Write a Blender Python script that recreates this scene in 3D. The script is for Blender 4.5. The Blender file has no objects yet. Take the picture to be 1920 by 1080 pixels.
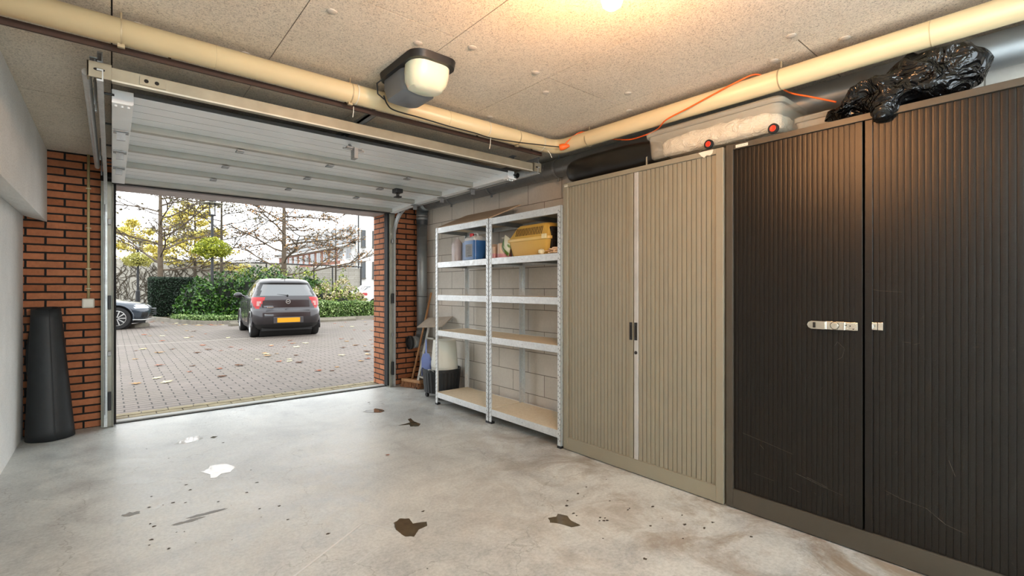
import bpy, bmesh, math, random
from mathutils import Vector, Matrix, noise
R = math.radians; PI = math.pi
random.seed(7)
C = bpy.context.scene.collection

# ------------------------------------------------------------------ helpers
def lin(h):
    h = h.lstrip('#'); o = []
    for i in (0, 2, 4):
        c = int(h[i:i+2], 16)/255
        o.append(c/12.92 if c <= .04045 else ((c+.055)/1.055)**2.4)
    return (*o, 1)

class NT:
    def __init__(s, name):
        s.m = bpy.data.materials.new(name); s.m.use_nodes = True
        s.t = s.m.node_tree; s.b = s.t.nodes['Principled BSDF']
    def n(s, typ, **k):
        nd = s.t.nodes.new('ShaderNode'+typ)
        for a, b in k.items():
            if a.startswith('i_'):
                key = a[2:]; key = int(key) if key.isdigit() else key.replace('_', ' ')
                nd.inputs[key].default_value = b
            else: setattr(nd, a, b)
        return nd
    def l(s, a, b): s.t.links.new(a, b)
    def coord(s, world=False):
        if world: return s.n('NewGeometry').outputs['Position']
        return s.n('TexCoord').outputs['Object']
    def noise(s, vec, scale, detail=4, rough=.55, dist=0):
        nd = s.n('TexNoise', i_Scale=scale, i_Detail=detail, i_Roughness=rough, i_Distortion=dist)
        s.l(vec, nd.inputs['Vector']); return nd.outputs['Fac']
    def ramp(s, fac, stops):
        nd = s.n('ValToRGB'); e = nd.color_ramp.elements
        while len(e) < len(stops): e.new(.5)
        for q, (p, c) in zip(e, stops): q.position = p; q.color = c if len(c) == 4 else (*c, 1)
        s.l(fac, nd.inputs[0]); return nd.outputs[0]
    def mix(s, fac, a, b, mode='MIX'):
        nd = s.n('Mix', data_type='RGBA', blend_type=mode)
        if hasattr(fac, 'links') or hasattr(fac, 'is_linked'): s.l(fac, nd.inputs[0])
        else: nd.inputs[0].default_value = fac
        for v, i in ((a, 6), (b, 7)):
            if hasattr(v, 'is_linked'): s.l(v, nd.inputs[i])
            else: nd.inputs[i].default_value = v
        return nd.outputs[2]
    def math(s, op, a, b=None, c=None):
        nd = s.n('Math', operation=op)
        for i, v in enumerate((a, b, c)):
            if v is None: continue
            if hasattr(v, 'is_linked'): s.l(v, nd.inputs[i])
            else: nd.inputs[i].default_value = v
        return nd.outputs[0]
    def bump(s, h, strength=.3, dist=.01, prev=None):
        nd = s.n('Bump', i_Strength=strength, i_Distance=dist); s.l(h, nd.inputs['Height'])
        if prev is not None: s.l(prev, nd.inputs['Normal'])
        s.l(nd.outputs[0], s.b.inputs['Normal']); return nd.outputs[0]
    def set(s, color=None, rough=None, metal=None, **k):
        for v, key in ((color, 'Base Color'), (rough, 'Roughness'), (metal, 'Metallic')):
            if v is None: continue
            if hasattr(v, 'is_linked'): s.l(v, s.b.inputs[key])
            else: s.b.inputs[key].default_value = v
        for key, v in k.items(): s.b.inputs[key.replace('_', ' ')].default_value = v
        return s

def mat(name, col, rough=.5, metal=0, var=.12, scale=8, bump=0, bscale=60, **k):
    n = NT(name); c = lin(col) if isinstance(col, str) else col
    co = n.coord()
    f = n.noise(co, scale)
    d = tuple(max(0, x*(1-var)) for x in c[:3])+(1,); u = tuple(min(1, x*(1+var)) for x in c[:3])+(1,)
    n.set(n.ramp(f, [(.3, d), (.7, u)]), rough, metal, **k)
    if bump: n.bump(n.noise(co, bscale), bump, .002)
    return n.m

def new(): return bmesh.new()
def box(bm, x0, x1, y0, y1, z0, z1):
    v = [bm.verts.new(p) for p in ((x0,y0,z0),(x1,y0,z0),(x1,y1,z0),(x0,y1,z0),(x0,y0,z1),(x1,y0,z1),(x1,y1,z1),(x0,y1,z1))]
    for f in ((3,2,1,0),(4,5,6,7),(0,1,5,4),(1,2,6,5),(2,3,7,6),(3,0,4,7)): bm.faces.new([v[i] for i in f])
    return v
def obox(bm, c, size, rot=None):
    """box centred at c, rotated by Matrix/Euler rot"""
    a, b, d = (q/2 for q in size)
    v = box(bm, -a, a, -b, b, -d, d)
    M = Matrix.Translation(c) @ (rot.to_4x4() if rot is not None else Matrix())
    for q in v: q.co = M @ q.co
def frame_of(d):
    d = d.normalized(); up = Vector((0,0,1)) if abs(d.z) < .95 else Vector((1,0,0))
    a = d.cross(up).normalized(); return a, a.cross(d).normalized()
def tube(bm, pts, r, seg=10, cap=True, radii=None):
    pts = [Vector(p) for p in pts]; rings = []; a = None
    for i, p in enumerate(pts):
        d = (pts[min(i+1, len(pts)-1)]-pts[max(i-1, 0)])
        if d.length < 1e-7: d = Vector((0,0,1))
        d.normalize()
        if a is None: a, b = frame_of(d)
        else:
            a = (a-d*a.dot(d)); a = a.normalized() if a.length > 1e-6 else frame_of(d)[0]
            b = a.cross(d)
        rr = radii[i] if radii else r
        rings.append([bm.verts.new(p+(a*math.cos(t)+b*math.sin(t))*rr) for t in (2*PI*k/seg for k in range(seg))])
    for A, B in zip(rings, rings[1:]):
        for k in range(seg): bm.faces.new((A[k], A[(k+1)%seg], B[(k+1)%seg], B[k]))
    if cap: bm.faces.new(rings[0][::-1]); bm.faces.new(rings[-1])
def lathe(bm, prof, M=Matrix(), seg=24, cap=True):
    """prof: (r, z) list, revolved around z then transformed by M"""
    rings = []
    for r, z in prof:
        if r < 1e-5: rings.append([bm.verts.new(M @ Vector((0,0,z)))])
        else: rings.append([bm.verts.new(M @ Vector((r*math.cos(2*PI*k/seg), r*math.sin(2*PI*k/seg), z))) for k in range(seg)])
    for A, B in zip(rings, rings[1:]):
        for k in range(seg):
            j = (k+1) % seg
            if len(A) == 1 and len(B) == 1: continue
            if len(A) == 1: bm.faces.new((A[0], B[k], B[j]))
            elif len(B) == 1: bm.faces.new((A[k], A[j], B[0]))
            else: bm.faces.new((A[k], A[j], B[j], B[k]))
    if cap:
        if len(rings[0]) > 1: bm.faces.new(rings[0][::-1])
        if len(rings[-1]) > 1: bm.faces.new(rings[-1])
def prism(bm, poly, h, M=Matrix()):
    """2-D polygon extruded along local z by h"""
    a = [bm.verts.new(M @ Vector((x, y, 0))) for x, y in poly]; b = [bm.verts.new(M @ Vector((x, y, h))) for x, y in poly]
    n = len(poly); bm.faces.new(a[::-1]); bm.faces.new(b)
    for i in range(n): bm.faces.new((a[i], a[(i+1)%n], b[(i+1)%n], b[i]))
def grid(bm, nu, nv, f, close_u=False):
    V = [[bm.verts.new(f(i/nu, j/nv)) for j in range(nv+1)] for i in range(nu+(0 if close_u else 1))]
    for i in range(nu):
        for j in range(nv):
            A = V[i]; B = V[(i+1) % len(V)]
            bm.faces.new((A[j], B[j], B[j+1], A[j+1]))
    return V
AX = lambda o, zdir, xdir=None: _ax(Vector(o), Vector(zdir), xdir)
def _ax(o, z, x):
    z = z.normalized()
    if x is None: x, y = frame_of(z)
    else: x = Vector(x).normalized()
    y = z.cross(x).normalized(); x = y.cross(z)
    M = Matrix((x, y, z)).transposed().to_4x4(); M.translation = o; return M

def wloc(o):
    v = Vector((0,0,0))
    while o is not None: v = v+o.location; o = o.parent
    return v
def obj(name, bm, m, parent=None, smooth=False, bevel=0, local=False, auto=None, origin=None):
    """one mesh object; coordinates of bm are world unless local=True"""
    bmesh.ops.recalc_face_normals(bm, faces=bm.faces)
    if parent is not None and not local: bmesh.ops.translate(bm, verts=bm.verts, vec=-wloc(parent))
    loc = Vector((0,0,0))
    if parent is None and not local:
        xs = [v.co for v in bm.verts]
        loc = Vector(origin) if origin else Vector(((min(v.x for v in xs)+max(v.x for v in xs))/2, (min(v.y for v in xs)+max(v.y for v in xs))/2, min(v.z for v in xs)))
        bmesh.ops.translate(bm, verts=bm.verts, vec=-loc)
    me = bpy.data.meshes.new(name); bm.to_mesh(me); bm.free()
    for mm in (m if isinstance(m, (list, tuple)) else [m]): me.materials.append(mm)
    if smooth:
        for p in me.polygons: p.use_smooth = True
        if smooth != 'all':
            try: me.set_sharp_from_angle(angle=R(35))
            except Exception: pass
    o = bpy.data.objects.new(name, me); C.objects.link(o); o.location = loc
    if parent is not None: o.parent = parent
    if bevel:
        b = o.modifiers.new('Bevel', 'BEVEL'); b.width = bevel; b.segments = 2; b.limit_method = 'ANGLE'; b.angle_limit = R(40)
    return o
def thing(name, label, cat, loc=(0,0,0), rz=0, group=None):
    o = bpy.data.objects.new(name, None); o.empty_display_size = .1; C.objects.link(o)
    o.location = loc; o.rotation_euler = (0,0,rz); o['label'] = label; o['category'] = cat
    if group: o['group'] = group
    return o
def tag(o, label, cat, group=None, kind=None):
    o['label'] = label; o['category'] = cat
    if group: o['group'] = group
    if kind: o['kind'] = kind
    return o
def struct(name, bm, m, **k):
    o = obj(name, bm, m, **k); o['kind'] = 'structure'; return o
def dup(root, loc, rz=0, label=None, group=None):
    r = root.copy(); C.objects.link(r); r.location = loc; r.rotation_euler = (0,0,rz)
    if label: r['label'] = label
    if group: r['group'] = group
    def rec(src, dst):
        for ch in list(src.children):
            c = ch.copy(); C.objects.link(c); c.parent = dst; rec(ch, c)
    rec(root, r); return r

# ------------------------------------------------------------------ materials
def m_floor():
    n = NT('concrete_floor'); p = n.coord(True)
    big = n.noise(p, .9, 5, .6, .6); mid = n.noise(p, 5, 8, .7, .5); fine = n.noise(p, 60, 4, .7)
    c1 = n.ramp(big, [(.38, lin('#7c8386')), (.5, lin('#b0b6b4')), (.64, lin('#d2d6d1'))])
    c2 = n.ramp(mid, [(.32, lin('#8e9292')), (.47, lin('#bcc1bd')), (.62, lin('#d6dad4'))])
    c = n.mix(.5, c1, c2)
    c = n.mix(.25, c, n.ramp(fine, [(.35, lin('#8a8a88')), (.6, lin('#dadad8'))]))
    # brown towards the cabinets: warm lamp light put into the colour, plus dirt stains
    sx = n.n('SeparateXYZ'); n.l(p, sx.inputs[0])
    d = n.math('ADD', sx.outputs['X'], n.math('MULTIPLY', sx.outputs['Y'], -.35))
    w = n.n('MapRange', i_1=.4, i_2=2.0); n.l(d, w.inputs[0])
    dn = n.ramp(n.noise(p, 2.3, 7, .72, .8), [(.45, (0,0,0,1)), (.62, (1,1,1,1))])
    ff = n.math('MULTIPLY', n.math('MULTIPLY', w.outputs[0], dn), .8)
    c = n.mix(ff, c, lin('#7d6b56'))
    # specks
    vo = n.n('TexVoronoi', i_Scale=9.0); n.l(p, vo.inputs['Vector'])
    k = n.math('LESS_THAN', vo.outputs['Distance'], n.math('MULTIPLY', n.math('SUBTRACT', n.noise(p, 3.1), .5), .14))
    c = n.mix(n.math('MULTIPLY', k, .65), c, lin('#5a544c'))
    # hairline cracks
    vc = n.n('TexVoronoi', feature='DISTANCE_TO_EDGE', i_Scale=.75)
    wv = n.n('VectorMath', operation='MULTIPLY_ADD'); nz = n.n('TexNoise', i_Scale=4.0, i_Detail=6.0); n.l(p, nz.inputs['Vector'])
    n.l(nz.outputs['Color'], wv.inputs[0]); wv.inputs[1].default_value = (.5,.5,.5); n.l(p, wv.inputs[2]); n.l(wv.outputs[0], vc.inputs['Vector'])
    cr = n.math('LESS_THAN', vc.outputs['Distance'], .0022)
    c = n.mix(n.math('MULTIPLY', cr, .35), c, lin('#6b6863'))
    n.set(c, n.ramp(mid, [(.3, (.32,)*3+(1,)), (.7, (.5,)*3+(1,))]))
    n.b.inputs['Specular IOR Level'].default_value = .5
    n.bump(n.math('ADD', mid, n.math('MULTIPLY', fine, .3)), .12, .004)
    return n.m
def m_brick(name, cols, mortar, bw, rh, mort, off=(0,0), bump=.9, noise_amt=.35, dirs=(1,1)):
    n = NT(name); p = n.coord(True); s = n.n('SeparateXYZ'); n.l(p, s.inputs[0])
    u = n.math('ADD', n.math('ADD', n.math('MULTIPLY', s.outputs[0], dirs[0]), n.math('MULTIPLY', s.outputs[1], dirs[1])), off[0])
    v = n.math('ADD', s.outputs[2], off[1])
    cb = n.n('CombineXYZ'); n.l(u, cb.inputs[0]); n.l(v, cb.inputs[1])
    wob = n.n('TexNoise', i_Scale=14.0); n.l(p, wob.inputs['Vector'])
    ad = n.n('VectorMath', operation='MULTIPLY_ADD'); n.l(wob.outputs['Color'], ad.inputs[0]); ad.inputs[1].default_value = (mort*.35,)*3; n.l(cb.outputs[0], ad.inputs[2])
    b = n.n('TexBrick', offset=.5, i_Scale=1.0, i_Mortar_Size=mort/2, i_Mortar_Smooth=.12, i_Brick_Width=bw, i_Row_Height=rh, i_Bias=0.0)
    b.inputs['Color1'].default_value = lin(cols[0]); b.inputs['Color2'].default_value = lin(cols[1]); b.inputs['Mortar'].default_value = lin(mortar)
    n.l(ad.outputs[0], b.inputs['Vector'])
    fn = n.noise(p, 45, 5, .7); md = n.noise(p, 7, 4)
    c = n.mix(noise_amt, b.outputs['Color'], n.ramp(fn, [(.3, (.25,.25,.25,1)), (.7, (1,1,1,1))]), 'MULTIPLY')
    c = n.mix(noise_amt*.8, c, n.ramp(md, [(.3, (.45,.42,.4,1)), (.65, (1,1,1,1))]), 'MULTIPLY')
    n.set(c, .85)
    h = n.math('SUBTRACT', n.math('MULTIPLY', fn, .35), b.outputs['Fac'])
    n.bump(h, bump, .008); return n.m
def m_ceiling():
    n = NT('wood_wool_board'); p = n.coord(True)
    mp = n.n('Mapping'); mp.inputs['Scale'].default_value = (1,1,1); n.l(p, mp.inputs[0])
    a = n.noise(mp.outputs[0], 75, 3, .75, 1.6); b = n.noise(p, 170, 2, .6); big = n.noise(p, 1.4, 3)
    c = n.ramp(a, [(.37, lin('#5f523f')), (.45, lin('#c8baa3')), (.6, lin('#eadfcb'))])
    c = n.mix(.5, c, n.ramp(b, [(.36, lin('#5c4e3c')), (.45, lin('#e6dac6'))]))
    c = n.mix(.3, c, n.ramp(big, [(.35, lin('#cfc6b8')), (.65, lin('#ebe6dc'))]), 'MIX')
    n.set(c, .95); n.bump(n.math('ADD', a, n.math('MULTIPLY', b, .5)), .8, .006); return n.m
def m_plaster(name, c1, c2, sc=120, st=.5):
    n = NT(name); p = n.coord(True); a = n.noise(p, sc, 4, .7); b = n.noise(p, 2.2, 5, .65)
    c = n.ramp(b, [(.35, lin(c1)), (.65, lin(c2))])
    c = n.mix(.25, c, n.ramp(a, [(.35, lin('#8c8c88')), (.55, lin(c2))]))
    n.set(c, .85); n.bump(a, st, .004); return n.m
def m_galv(name, col='#cfd3d4', rough=.38, stripes=False):
    n = NT(name); p = n.coord(); vo = n.n('TexVoronoi', i_Scale=70.0); n.l(p, vo.inputs['Vector'])
    c = lin(col); d = tuple(x*.8 for x in c[:3])+(1,)
    f = n.mix(.5, n.ramp(vo.outputs['Color'], [(.2, d), (.8, c)]), n.ramp(n.noise(p, 6), [(.3, d), (.7, c)]))
    n.set(f, n.ramp(n.noise(p, 25), [(.3, (rough-.08,)*3+(1,)), (.7, (rough+.12,)*3+(1,))]), .6); return n.m
def m_paver():
    n = NT('concrete_pavers'); p = n.coord(True)
    mp = n.n('Mapping'); n.l(p, mp.inputs[0])
    b = n.n('TexBrick', offset=.5, i_Scale=1.0, i_Mortar_Size=.0075, i_Mortar_Smooth=.2, i_Brick_Width=.225, i_Row_Height=.112, i_Bias=0.0)
    b.inputs['Color1'].default_value = lin('#7d736b'); b.inputs['Color2'].default_value = lin('#736a63'); b.inputs['Mortar'].default_value = lin('#2a251d')
    wob = n.n('TexNoise', i_Scale=3.0); n.l(p, wob.inputs['Vector'])
    ad = n.n('VectorMath', operation='MULTIPLY_ADD'); n.l(wob.outputs['Color'], ad.inputs[0]); ad.inputs[1].default_value = (.03,)*3; n.l(mp.outputs[0], ad.inputs[2])
    n.l(ad.outputs[0], b.inputs['Vector'])
    fn = n.noise(p, 30, 5, .7); md = n.noise(p, .8, 5, .6)
    c = n.mix(.4, b.outputs['Color'], n.ramp(fn, [(.3, (.55,.55,.55,1)), (.7, (1,1,1,1))]), 'MULTIPLY')
    c = n.mix(.35, c, n.ramp(md, [(.35, (.62,.66,.5,1)), (.6, (1,1,1,1))]), 'MULTIPLY')
    n.set(c, .75); n.bump(n.math('SUBTRACT', n.math('MULTIPLY', fn, .3), b.outputs['Fac']), .7, .006); return n.m
def m_leaf(name, cols, rough=.55, trans=.25, sc=5):
    n = NT(name); p = n.coord(); f = n.noise(p, sc, 4, .7)
    rnd = n.n('NewGeometry').outputs['Random Per Island']
    stops = [(i/(len(cols)-1)*.8+.1, lin(c)) for i, c in enumerate(cols)]
    c = n.ramp(n.math('ADD', n.math('MULTIPLY', rnd, .75), n.math('MULTIPLY', n.math('SUBTRACT', f, .5), 1.2)), stops)
    n.set(c, rough); n.b.inputs['Transmission Weight'].default_value = 0
    n.b.inputs['Subsurface Weight'].default_value = 0
    return n.m
def m_emit(name, col, s):
    n = NT(name); n.set(lin(col), .4); n.b.inputs['Emission Color'].default_value = lin(col); n.b.inputs['Emission Strength'].default_value = s; return n.m
def m_paint(name, col, metal=.3, rough=.22):
    n = NT(name); p = n.coord(); c = lin(col)
    n.set(n.ramp(n.noise(p, 400, 2), [(.3, tuple(x*.9 for x in c[:3])+(1,)), (.7, c)]), rough, metal, Coat_Weight=.6, Coat_Roughness=.04); return n.m
def m_glass(name, col='#ffffff', rough=0.0, alpha=1.0):
    n = NT(name); n.set(lin(col), rough, 0, Transmission_Weight=1.0, IOR=1.05); return n.m
def m_wood(name, c1, c2, sc=(30, 3, 30), rough=.6):
    n = NT(name); p = n.coord(); mp = n.n('Mapping'); mp.inputs['Scale'].default_value = sc; n.l(p, mp.inputs[0])
    n.set(n.ramp(n.noise(mp.outputs[0], 1, 5, .6, 1.2), [(.3, lin(c1)), (.7, lin(c2))]), rough); return n.m

FLOOR = m_floor()
BRICK = m_brick('red_brick', ('#c68058', '#a9663f'), '#171412', .234, .0652, .0155, off=(.30-5.5, 0.0))
BLOCK = m_brick('grey_block', ('#ddd7cd', '#d4cdc2'), '#8b8478', .445, .2, .007, off=(0.0, 0.0), bump=.6, noise_amt=.12, dirs=(1,1))
CEIL = m_ceiling()
PLASTER = m_plaster('white_plaster', '#d3d6d4', '#e6e8e6', 150, .25)
STIPPLE = m_plaster('stippled_plaster', '#dcdcd8', '#ebebe8', 90, .9)
BACKW = m_plaster('back_plaster', '#c9c6bf', '#d8d5ce', 90, .2)
DARKGAP = mat('dark_gap', '#1b1714', .9)
GALV = m_galv('galvanised_steel'); GALVD = m_galv('dull_galvanised', '#9a9c9c', .45); GALVP = m_galv('rack_steel', '#dfe2e2', .42)
TAN = mat('tan_steel', '#a09884', .45, .4)
WHITE_M = mat('white_enamel', '#e6e9ea', .32, 0, .04)
RIBM = mat('shaded_rib_enamel', '#a3a197', .4, .2, .05)  # ribs are white like the door; their shade is put into this colour
BLACKP = mat('black_plastic', '#17181a', .45, 0, .2); RUBBER = mat('black_rubber', '#141414', .75)
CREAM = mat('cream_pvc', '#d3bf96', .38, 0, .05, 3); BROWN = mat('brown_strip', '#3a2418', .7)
CHIP = m_wood('chipboard', '#d6c6aa', '#e6d9c0', (40, 40, 40), .75)
LIGHTCAB = mat('taupe_enamel', '#8d8776', .42, .15, .03); LIGHTSTRIP = mat('pale_strip', '#b4b4b0', .4, .3)
DARKCAB = mat('dark_slat', '#15110d', .33, .3, .12, 5, .3, 260); DARKFRAME = mat('dark_frame', '#48433a', .42, .2, .08)
CHROME = mat('bright_steel', '#d2cfc4', .25, .9, .1, 30)
ORANGE = mat('orange_plastic', '#e8641c', .45, 0, .05)
def L(i): return None

# ------------------------------------------------------------------ camera + world
cam = bpy.data.cameras.new('camera'); co = bpy.data.objects.new('camera', cam); C.objects.link(co)
co.location = (0,0,1.2); co.rotation_euler = (R(90), 0, R(-39.95)); cam.sensor_width = 36; cam.lens = 16.8; cam.shift_y = .0005; cam.clip_end = 400
bpy.context.scene.camera = co
w = bpy.data.worlds.new('overcast'); bpy.context.scene.world = w; w.use_nodes = True
bg = w.node_tree.nodes['Background']
tc = w.node_tree.nodes.new('ShaderNodeTexCoord'); nz = w.node_tree.nodes.new('ShaderNodeTexNoise'); nz.inputs['Scale'].default_value = 1.5; nz.inputs['Detail'].default_value = 5
rp = w.node_tree.nodes.new('ShaderNodeValToRGB'); rp.color_ramp.elements[0].position = .3; rp.color_ramp.elements[1].position = .7
rp.color_ramp.elements[0].color = (.9,.96,1,1); rp.color_ramp.elements[1].color = (1,1,1,1)
w.node_tree.links.new(tc.outputs['Generated'], nz.inputs['Vector']); w.node_tree.links.new(nz.outputs['Fac'], rp.inputs[0]); w.node_tree.links.new(rp.outputs[0], bg.inputs[0])
SKY = 2.5
bg.inputs[1].default_value = SKY
vs = bpy.context.scene.view_settings; vs.view_transform = 'Standard'; vs.look = 'None'; vs.gamma = 1; vs.use_curve_mapping = False; vs.exposure = .5

# ------------------------------------------------------------------ room shell
XL, XR, YB, YF, ZC = -.55, 3.05, -1.7, 5.5, 2.35
bm = new(); box(bm, XL-.2, XR+.2, YB-.2, YF+.02, -.2, 0); struct('floor', bm, FLOOR)
bm = new(); box(bm, XL-.2, XL, YB-.2, YF, 0, 2.6); struct('wall_left', bm, PLASTER)
bm = new(); box(bm, XR, XR+.2, YB-.2, YF, 0, 2.6); struct('wall_right', bm, BLOCK)
bm = new(); box(bm, XL, XR, YB-.2, YB, 0, 2.6); struct('wall_back', bm, BACKW)
bm = new()
box(bm, XL-.4, .02, YF, 5.83, -.1, 3.4); box(bm, 2.575, XR+3, YF, 5.83, -.1, 3.4); box(bm, .02, 2.575, YF, 5.83, 2.135, 3.4)
struct('wall_front', bm, BRICK)
bm = new(); box(bm, .0205, 2.5745, 5.515, 5.826, 2.115, 2.1345); struct('trim_1', bm, mat('lintel_render', '#b5aeae', .6))     # pale underside of the lintel
# edge beam on the left wall
bm = new(); pr = [(XL+.001, 1.79), (-.41, 1.75), (-.41, ZC-.001), (XL+.001, ZC-.001)]
prism(bm, [(x, z) for x, z in pr], YF-.001-YB, AX((0, YF-.001, 0), (0,-1,0), (1,0,0)))
# (prism local y must map to +z)
for v in bm.verts:
    if v.co.z < 0: v.co.z = -v.co.z
struct('trim_2', bm, STIPPLE, bevel=.004)
# ceiling boards
bm = new(); box(bm, XL-.2, XR+.2, YB-.2, YF, ZC+.006, ZC+.2)
strips = [(-.6, -.003, (3.9, 4.9, 1.5)), (.003, .604, (.2, 3.1)), (.608, 1.208, (1.845, 4.3)), (1.212, 1.823, (.0, 3.3)), (1.827, 2.433, (1.87, 4.3)), (2.437, 3.045, (.845, 3.2))]
for x0, x1, cuts in strips:
    ys = [YB]+sorted(cuts)+[YF]
    for a, b in zip(ys, ys[1:]):
        if x1 < 3.1:
            v = box(bm, x0, x1, a+.003, b-.003, ZC, ZC+.007)
bm.faces.ensure_lookup_table()
for f in bm.faces[:6]: f.material_index = 1
ceiling = struct('ceiling', bm, [CEIL, mat('joint_shadow_gap', '#2a221a', .95)])
capm = mat('fixing_cap_plastic', '#b9b1a5', .7, 0, .05)
for x, y in ((.7,2.0),(1.1,2.0),(1.32,1.87),(1.73,1.87),(1.95,2.02),(1.72,2.67),(1.94,2.55),(2.33,1.72),(2.56,1.88),(2.37,.85),(2.56,1.0),(2.58,.7),(.5,2.63),(.086,2.64),(.3,1.4)):
    bm = new(); lathe(bm, [(.0, -.007), (.012, -.0065), (.02, -.003), (.023, .002)], Matrix.Translation((x, y, ZC)), 14)
    obj('fixing_cap', bm, capm, ceiling, True)
# threshold
bm = new(); box(bm, -.02, 2.62, 5.50, 5.60, -.01, .018); struct('trim_3', bm, mat('threshold_concrete', '#9ea09c', .6, 0, .1), bevel=.006)
bm = new(); box(bm, -.02, 2.62, 5.485, 5.50, -.01, .006); struct('trim_4', bm, RUBBER)

# ------------------------------------------------------------------ garage door, tracks
door = thing('garage_door', 'white sectional garage door rolled up open under the ceiling', 'garage door', (1.29, 4.2, 2.12))
YS = [3.07, 3.63, 4.17, 4.73, 5.27]
def zb(y): return 2.125 if y < 4.8 else 2.125-.05*(y-4.73)/.54
for a, b in zip(YS, YS[1:]):
    bm = new()
    n = 4; s = (b-.055-a-.006)/n
    dz = -.03 if b > 5 else 0
    box(bm, .085, 2.53, a+.003, b-.003, 2.1672, 2.187)
    for k in range(n): box(bm, .085, 2.53, a+.006+s*k, a+.006+s*(k+1)-.009, 2.166, 2.178)
    if dz:
        for v in bm.verts: v.co.z += dz*(v.co.y-a)/(b-a)
    bm.faces.ensure_lookup_table()
    for f in bm.faces[:6]: f.material_index = 1
    sec = obj('door_section', bm, [WHITE_M, mat('groove_line_grey', '#444546', .5)], door)
    bm = new(); box(bm, .085, 2.53, b-.058, b-.008, 2.128+dz, 2.178+dz); box(bm, .085, 2.53, b-.006, b-.003, 2.14+dz, 2.178+dz)
    obj('rib', bm, RIBM, sec, bevel=.004)
    for x0, x1 in ((.0, .085), (2.53, 2.6)):
        bm = new(); box(bm, x0, x1, a+.004, b-.004, 2.124, 2.186)
        if dz:
            for v in bm.verts: v.co.z += dz*(v.co.y-a)/(b-a)
        obj('end_cap', bm, WHITE_M, door, bevel=.003)
for y in YS[1:4]:
    for x in (.042, .66, 1.255, 1.9, 2.565):
        bm = new(); ww = .035 if x in (.042, 2.565) else .022
        box(bm, x-ww, x+ww, y-.035, y-.012, 2.115, 2.123); box(bm, x-ww, x+ww, y+.012, y+.035, 2.115, 2.123)
        tube(bm, [(x-ww, y, 2.118), (x+ww, y, 2.118)], .007, 8)
        if ww > .03: box(bm, x-.02, x+.02, y-.006, y+.006, 2.07, 2.12)
        obj('hinge', bm, GALVD, door)
for x, sg in ((0, -1), (2.6, 1)):
    for y in YS[:4]+[5.22]:
        bm = new(); z = 2.155 if y < 5 else 2.125
        tube(bm, [(x-sg*.01, y, z), (x+sg*.03, y, z)], .006, 8)
        tube(bm, [(x+sg*.03, y, z), (x+sg*.05, y, z)], .022, 14)
        obj('roller', bm, BLACKP, door, True)
bm = new(); box(bm, .0, 2.6, 5.272, 5.30, 2.09, 2.15); obj('bottom_seal', bm, RUBBER, door, bevel=.006)
for x in (.04, 2.56):
    bm = new(); box(bm, x-.04, x+.04, 3.05, 3.12, 2.112, 2.122)
    for dx in (-.025, 0, .025): tube(bm, [(x+dx, 3.085, 2.104), (x+dx, 3.085, 2.113)], .006, 8)
    obj('corner_bracket', bm, WHITE_M, door)
bm = new(); box(bm, 1.17, 1.27, 3.06, 3.1, 2.115, 2.125); box(bm, 1.21, 1.235, 3.04, 3.1, 2.05, 2.12)
tube(bm, [(1.15, 3.08, 2.112), (1.29, 3.08, 2.112)], .006, 8); obj('arm_bracket', bm, GALVD, door)
bm = new(); box(bm, 2.0, 2.075, 4.05, 4.13, 2.085, 2.125); tube(bm, [(2.04, 4.09, 2.085), (2.04, 4.09, 2.055)], .014, 10); box(bm, 2.01, 2.07, 4.06, 4.12, 2.045, 2.058)
obj('pull_handle', bm, BLACKP, door, bevel=.006)

def rail_path(x, z, y0, y1, r, zend):
    p = [(x, y0, z), (x, y1-r, z)]
    for k in range(1, 9):
        t = k/8*PI/2; p.append((x, y1-r+r*math.sin(t), z-r+r*math.cos(t)))
    return p+[(x, y1, zend)]
def crail(bm, path, hw, hd):
    """open C section swept along a path in a plane x=const"""
    prof = [(-hw, -hd*.4), (-hw, hd), (hw, hd), (hw, -hd*.4), (hw*.72, -hd*.4), (hw*.72, hd*.7), (-hw*.72, hd*.7), (-hw*.72, -hd*.4)]
    rings = []
    for i, p in enumerate(path):
        p = Vector(p); d = (Vector(path[min(i+1, len(path)-1)])-Vector(path[max(i-1, 0)])).normalized()
        nrm = Vector((1,0,0)); up = nrm.cross(d)
        rings.append([bm.verts.new(p+nrm*a2+up*b2) for b2, a2 in [(q[0], q[1]) for q in prof]])
    for A, B in zip(rings, rings[1:]):
        for k in range(8): bm.faces.new((A[k], A[(k+1)%8], B[(k+1)%8], B[k]))
    bm.faces.new(rings[0][::-1]); bm.faces.new(rings[-1])
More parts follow.
